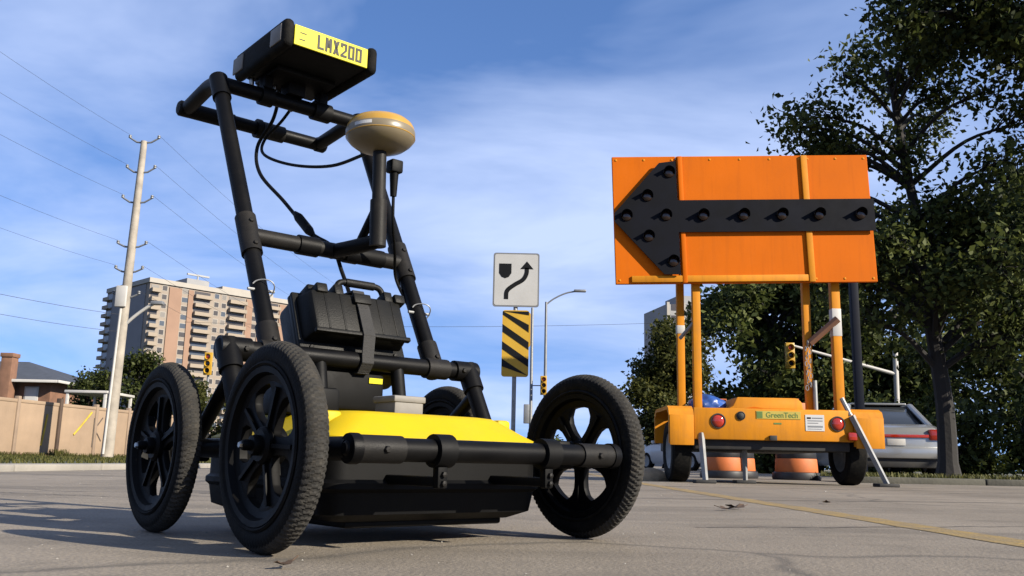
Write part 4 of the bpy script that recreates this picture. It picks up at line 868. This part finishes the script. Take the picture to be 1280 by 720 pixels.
def tree(name, label, loc, trunk, r0, blobs, tips, per, sig, size, lm, seed, group=None, cat='tree'):
    """trunk: local points; blobs: (x,y,z,rx,ry,rz,weight) local"""
    rng = np.random.default_rng(seed); root = tag(empty(name, loc), label, cat, group)
    b = MB(); tp = [Vector(p) for p in trunk]; n = len(tp)
    b.tube(spline(trunk, 4), [r0 * (1 - .72 * i / ((n - 1) * 4)) * (1.35 if i == 0 else 1) for i in range((n - 1) * 4 + 1)], 10)
    cents = []
    for (x, y, z, rx, ry, rz, wt) in blobs:
        c = Vector((x, y, z)); h = max(.25 * tp[-1].z, min(z - .9 * (rz + .4), tp[-1].z)); k = min(n - 2, max(0, next((i for i in range(n - 1) if tp[i + 1].z >= h), n - 2)))
        t = (h - tp[k].z) / max(1e-3, tp[k + 1].z - tp[k].z); s0 = tp[k].lerp(tp[k + 1], max(0, min(1, t)))
        md = s0.lerp(c, .5) + Vector((0, 0, .12 * (c - s0).length)); rl = r0 * .34 * (1 - .6 * s0.z / max(1, tp[-1].z + 1)) + .012
        b.tube(spline([s0, md, c], 5), [rl * (1 - .7 * i / 10) for i in range(11)], 7)
        m_ = max(4, int(tips * wt)); d = rng.normal(0, 1, (m_, 3)); d /= np.linalg.norm(d, axis=1)[:, None]; rad = rng.uniform(.25, 1.0, m_)[:, None] ** .6
        pts = np.array([x, y, z]) + d * rad * np.array([rx, ry, rz]) * rng.uniform(.75, 1.12, (m_, 1)); cents.append(pts)
        for q in pts[:max(3, int(m_ / 2.2))]:
            e = Vector(q); st = md.lerp(c, rng.uniform(.3, 1)); mm = st.lerp(e, .5) + Vector((0, 0, .08)); b.tube([st, mm, e], [rl * .32, rl * .2, .005], 5, False)
    b.build('trunk', M['bark'], root)
    q = leaves_np(rng, np.concatenate(cents), per, sig, size); link('crown', leaf_mesh('crown', q, M[lm]), root)
    return root
# big roadside tree: trunk leans a little, sparse top, dense lower crown
def ring_blobs(seed, n, cx, cz, rx, rz, br, w=1.0, ry=None):
    rn = random.Random(seed); out = []
    for i in range(n):
        a = rn.uniform(0, 2 * math.pi); k = math.sqrt(rn.random()); z = rn.uniform(-1, 1); kk = math.sqrt(max(0.05, 1 - z * z)) * k
        r_ = br * rn.uniform(.7, 1.3); out.append((cx + rx * kk * math.cos(a), (ry or rx) * kk * math.sin(a), cz + rz * z, r_, r_, r_ * .8, w * r_ / br))
    return out
A_bl = ring_blobs(1, 22, -.35, 5.7, 2.1, 1.9, .44, .8) + ring_blobs(2, 26, .2, 3.6, 2.1, 1.0, .55, 1.25) + [(-2.0, 0, 5.7, .45, .45, .4, .8), (-1.5, -.3, 6.9, .45, .4, .35, .8), (-.7, .2, 7.5, .5, .5, .35, .8), (-1.9, .4, 5.0, .4, .4, .35, .7), (1.6, 0, 5.2, .5, .5, .5, .9), (1.5, -.4, 2.5, .8, .8, .5, 1.2), (-1.2, -.2, 2.6, .7, .7, .5, 1.2), (.9, -.5, 2.2, .7, .6, .4, 1)]
tree('maple_tree', 'tall leafy maple with open crown and dark trunk beside the arrow board', (7.2, 15, 0), [(0, 0, 0), (.02, 0, 1.2), (-.1, 0, 2.6), (-.2, 0, 4.2), (-.35, .1, 5.6), (-.5, .1, 7.2)], .165, A_bl, 29, 15, .16, .11, 'leafmid', 21, 'roadside trees')
# overhanging neighbour, trunk beyond the frame
B_bl = ring_blobs(5, 14, -2.6, 7.2, 1.5, .75, .55, 1.2) + [(-4.3, 0, 6.75, .5, .5, .35, 1), (-3.7, .2, 6.9, .6, .5, .45, 1.2), (-3.1, -.2, 6.7, .6, .5, .45, 1.3), (-2.5, 0, 6.45, .6, .5, .4, 1.2), (-4.1, .1, 7.4, .6, .6, .5, 1.2), (-2.0, .1, 6.2, .55, .5, .4, 1.2), (-1.4, 0, 6.6, .7, .7, .6, 1.3)] + ring_blobs(6, 18, .2, 7.4, 2.2, 1.9, .7, 1.0)
tree('overhanging_tree', 'large dark tree whose leafy boughs hang over the maple from the verge', (10.05, 12.6, 0.06), [(0, 0, 0), (.05, 0, 1.5), (-.1, 0, 3.4), (-.25, 0, 5.2), (-.3, 0, 7.2), (-.2, 0, 8.8)], .26, B_bl, 34, 13, .15, .11, 'leafdark', 22, 'roadside trees')
# trees behind the trailer
tree('roadside_tree', 'round dense green tree directly behind the arrow board masts', (11.1, 38, 0.05), [(0, 0, 0), (.05, 0, 2.0), (0, 0, 4.4), (.1, 0, 6.7)], .28, ring_blobs(7, 60, .2, 5.0, 3.9, 3.2, 1.05), 38, 11, .25, .26, 'leafmid', 23, 'roadside trees')
tree('roadside_tree', 'green tree with pale trunk between the dark steel post and the mast arm', (16.0, 39, 0.05), [(0, 0, 0), (.05, 0, 2.0), (0, 0, 4.6), (.1, 0, 7.4)], .28, ring_blobs(8, 56, 0, 5.6, 3.7, 3.8, 1.05), 38, 11, .25, .26, 'leafdark', 24, 'roadside trees')
tree('roadside_tree', 'small yellowish green tree below the pale concrete tower', (5.9, 34, 0.05), [(0, 0, 0), (.05, 0, 1.2), (0, 0, 2.6), (.1, 0, 4.2)], .16, ring_blobs(9, 44, .1, 3.2, 1.7, 2.1, .6), 34, 11, .16, .16, 'leafolive', 25, 'roadside trees')
tree('roadside_tree', 'tall dark tree filling the gap behind the maple trunk', (13.9, 23.5, 0.05), [(0, 0, 0), (.05, 0, 1.8), (0, 0, 3.8), (.1, 0, 6.4)], .24, ring_blobs(10, 40, 0, 4.6, 2.9, 3.2, .8), 34, 9, .2, .2, 'leafdark', 26, 'roadside trees')
tree('roadside_tree', 'broad dark tree standing behind the shrubs beyond the maple', (16.8, 29, 0.05), [(0, 0, 0), (.05, 0, 1.6), (0, 0, 3.4), (.1, 0, 5.6)], .24, ring_blobs(12, 36, 0, 4.0, 3.1, 2.8, .85), 34, 8, .2, .21, 'leafmid', 27, 'roadside trees')
for x, y, h, sd_ in ((19.0, 13.6, 1.15, 63),):  # unseen tree beyond the frame, added to shade the right side
    tree('shade_tree', 'tall leafy tree outside the view, added to shade the verge', (x, y, 0.06), [(0, 0, 0), (.05, 0, 1.5 * h), (0, 0, 3.4 * h), (.1, 0, 6.0 * h)], .22, ring_blobs(sd_, 30, 0, 5.4 * h, 2.3, 2.5 * h, .8), 26, 8, .2, .24, 'leafdark', sd_, 'roadside trees')
for i, (x, y, r_, h) in enumerate(((8.6, 21.5, 1.0, 1.5), (10.2, 20.4, 1.1, 1.7), (11.8, 20.8, 1.2, 1.9), (9.6, 23.0, 1.2, 2.0), (13.4, 21.5, 1.3, 2.0), (7.0, 24.5, .9, 1.3), (11.2, 24.5, 1.4, 2.2))):
    tree('shrub', 'dense dark green shrub growing along the verge under the roadside trees', (x, y, .05), [(0, 0, 0), (.02, 0, h * .3), (0, 0, h * .7)], .05, ring_blobs(40 + i, 12, 0, h * .5, r_ * .75, h * .42, .42), 26, 8, .14, .14, 'leafdark' if i % 2 else 'leafmid', 50 + i, 'shrubs along the verge', 'shrub')
# left: trees behind the fence
tree('garden_tree', 'round bushy tree behind the fence next to the utility pole', (-15.3, 37, 0), [(0, 0, 0), (.02, 0, 1.2), (0, 0, 2.6)], .12, ring_blobs(14, 20, 0, 2.7, 1.5, 1.3, .5), 34, 9, .14, .15, 'leafdark', 31, 'garden trees behind the fence')
tree('garden_tree', 'small olive green tree behind the fence past the utility pole', (-13.3, 37.5, 0), [(0, 0, 0), (.02, 0, 1.0), (0, 0, 2.2)], .1, ring_blobs(15, 18, 0, 2.1, 1.3, 1.1, .45), 32, 9, .14, .15, 'leafolive', 32, 'garden trees behind the fence')
tree('garden_tree', 'dark tree between the brick house and the carport', (-18.6, 40, 0), [(0, 0, 0), (.02, 0, 1.1), (0, 0, 2.4)], .1, ring_blobs(16, 14, 0, 2.4, 1.1, 1.0, .45), 32, 9, .14, .15, 'leafdark', 33, 'garden trees behind the fence')
tree('garden_tree', 'low olive tree standing past the end of the fence', (-13.0, 45, 0), [(0, 0, 0), (.02, 0, 1.1), (0, 0, 2.4)], .1, ring_blobs(17, 20, 0, 2.1, 2.0, 1.1, .55), 32, 9, .16, .17, 'leafolive', 34, 'garden trees behind the fence')
# far rows of trees on the horizon
rng = np.random.default_rng(77)
pts = np.stack([rng.uniform(-130, 190, 2600), rng.uniform(330, 350, 2600), rng.random(2600) ** .8], 1); pts[:, 2] *= (6.0 + 2.5 * np.sin(pts[:, 0] * .13) + 1.8 * np.sin(pts[:, 0] * .41 + 1))
o = link('distant_trees', leaf_mesh('distant_trees', leaves_np(rng, pts, 8, .9, 1.6), M['leafmid'])); tag(o, 'far-off row of trees along the horizon', 'trees', kind='stuff')
# grass blades on the lawn and weeds at the fence foot
def blades(n, xf, yf, z, hmin, hmax, seed):
    r_ = np.random.default_rng(seed); x, y = xf(r_, n), yf(r_, n)
    if callable(x): x = x(y)
    h = r_.uniform(hmin, hmax, n); a = r_.uniform(0, math.pi, n); w = .006 + h * .06; lx, ly = r_.normal(0, .35, n) * h, r_.normal(0, .35, n) * h
    v = np.stack([np.stack([x - w * np.cos(a), y - w * np.sin(a), np.full(n, z)], 1), np.stack([x + w * np.cos(a), y + w * np.sin(a), np.full(n, z)], 1), np.stack([x + lx + w * .3 * np.cos(a), y + ly, z + h], 1), np.stack([x + lx - w * .3 * np.cos(a), y + ly, z + h], 1)], 1); return v
g1 = blades(26000, lambda r_, n: r_.uniform(-13.2, -4.02, n), lambda r_, n: 5 + 27 * r_.random(n), .045, .015, .05, 1)
yy = np.random.default_rng(9).uniform(23, 34, 2500); fx = FA.x + (yy - FA.y) * (FB.x - FA.x) / (FB.y - FA.y) + .12
g2 = blades(2500, lambda r_, n: fx + np.abs(r_.normal(0, .15, n)), lambda r_, n: yy, .045, .03, .13, 2)
clump = np.sin(yy * 3.1) + np.sin(yy * 1.7 + 1) > .9; g2[clump, 2:, 2] += .10
o = link('grass', leaf_mesh('grass', np.concatenate([g1, g2]), M['grass'])); tag(o, 'short roadside grass and weeds between the kerb and the tan fence', 'grass', kind='stuff')
g3 = blades(9000, lambda r_, n: r_.uniform(3.9, 20, n), lambda r_, n: r_.uniform(10.62, 11.6, n), .06, .02, .07, 3)
o = link('grass', leaf_mesh('grass', g3, M['grass'])); tag(o, 'thin strip of grass behind the kerb past the trailer', 'grass', kind='stuff')
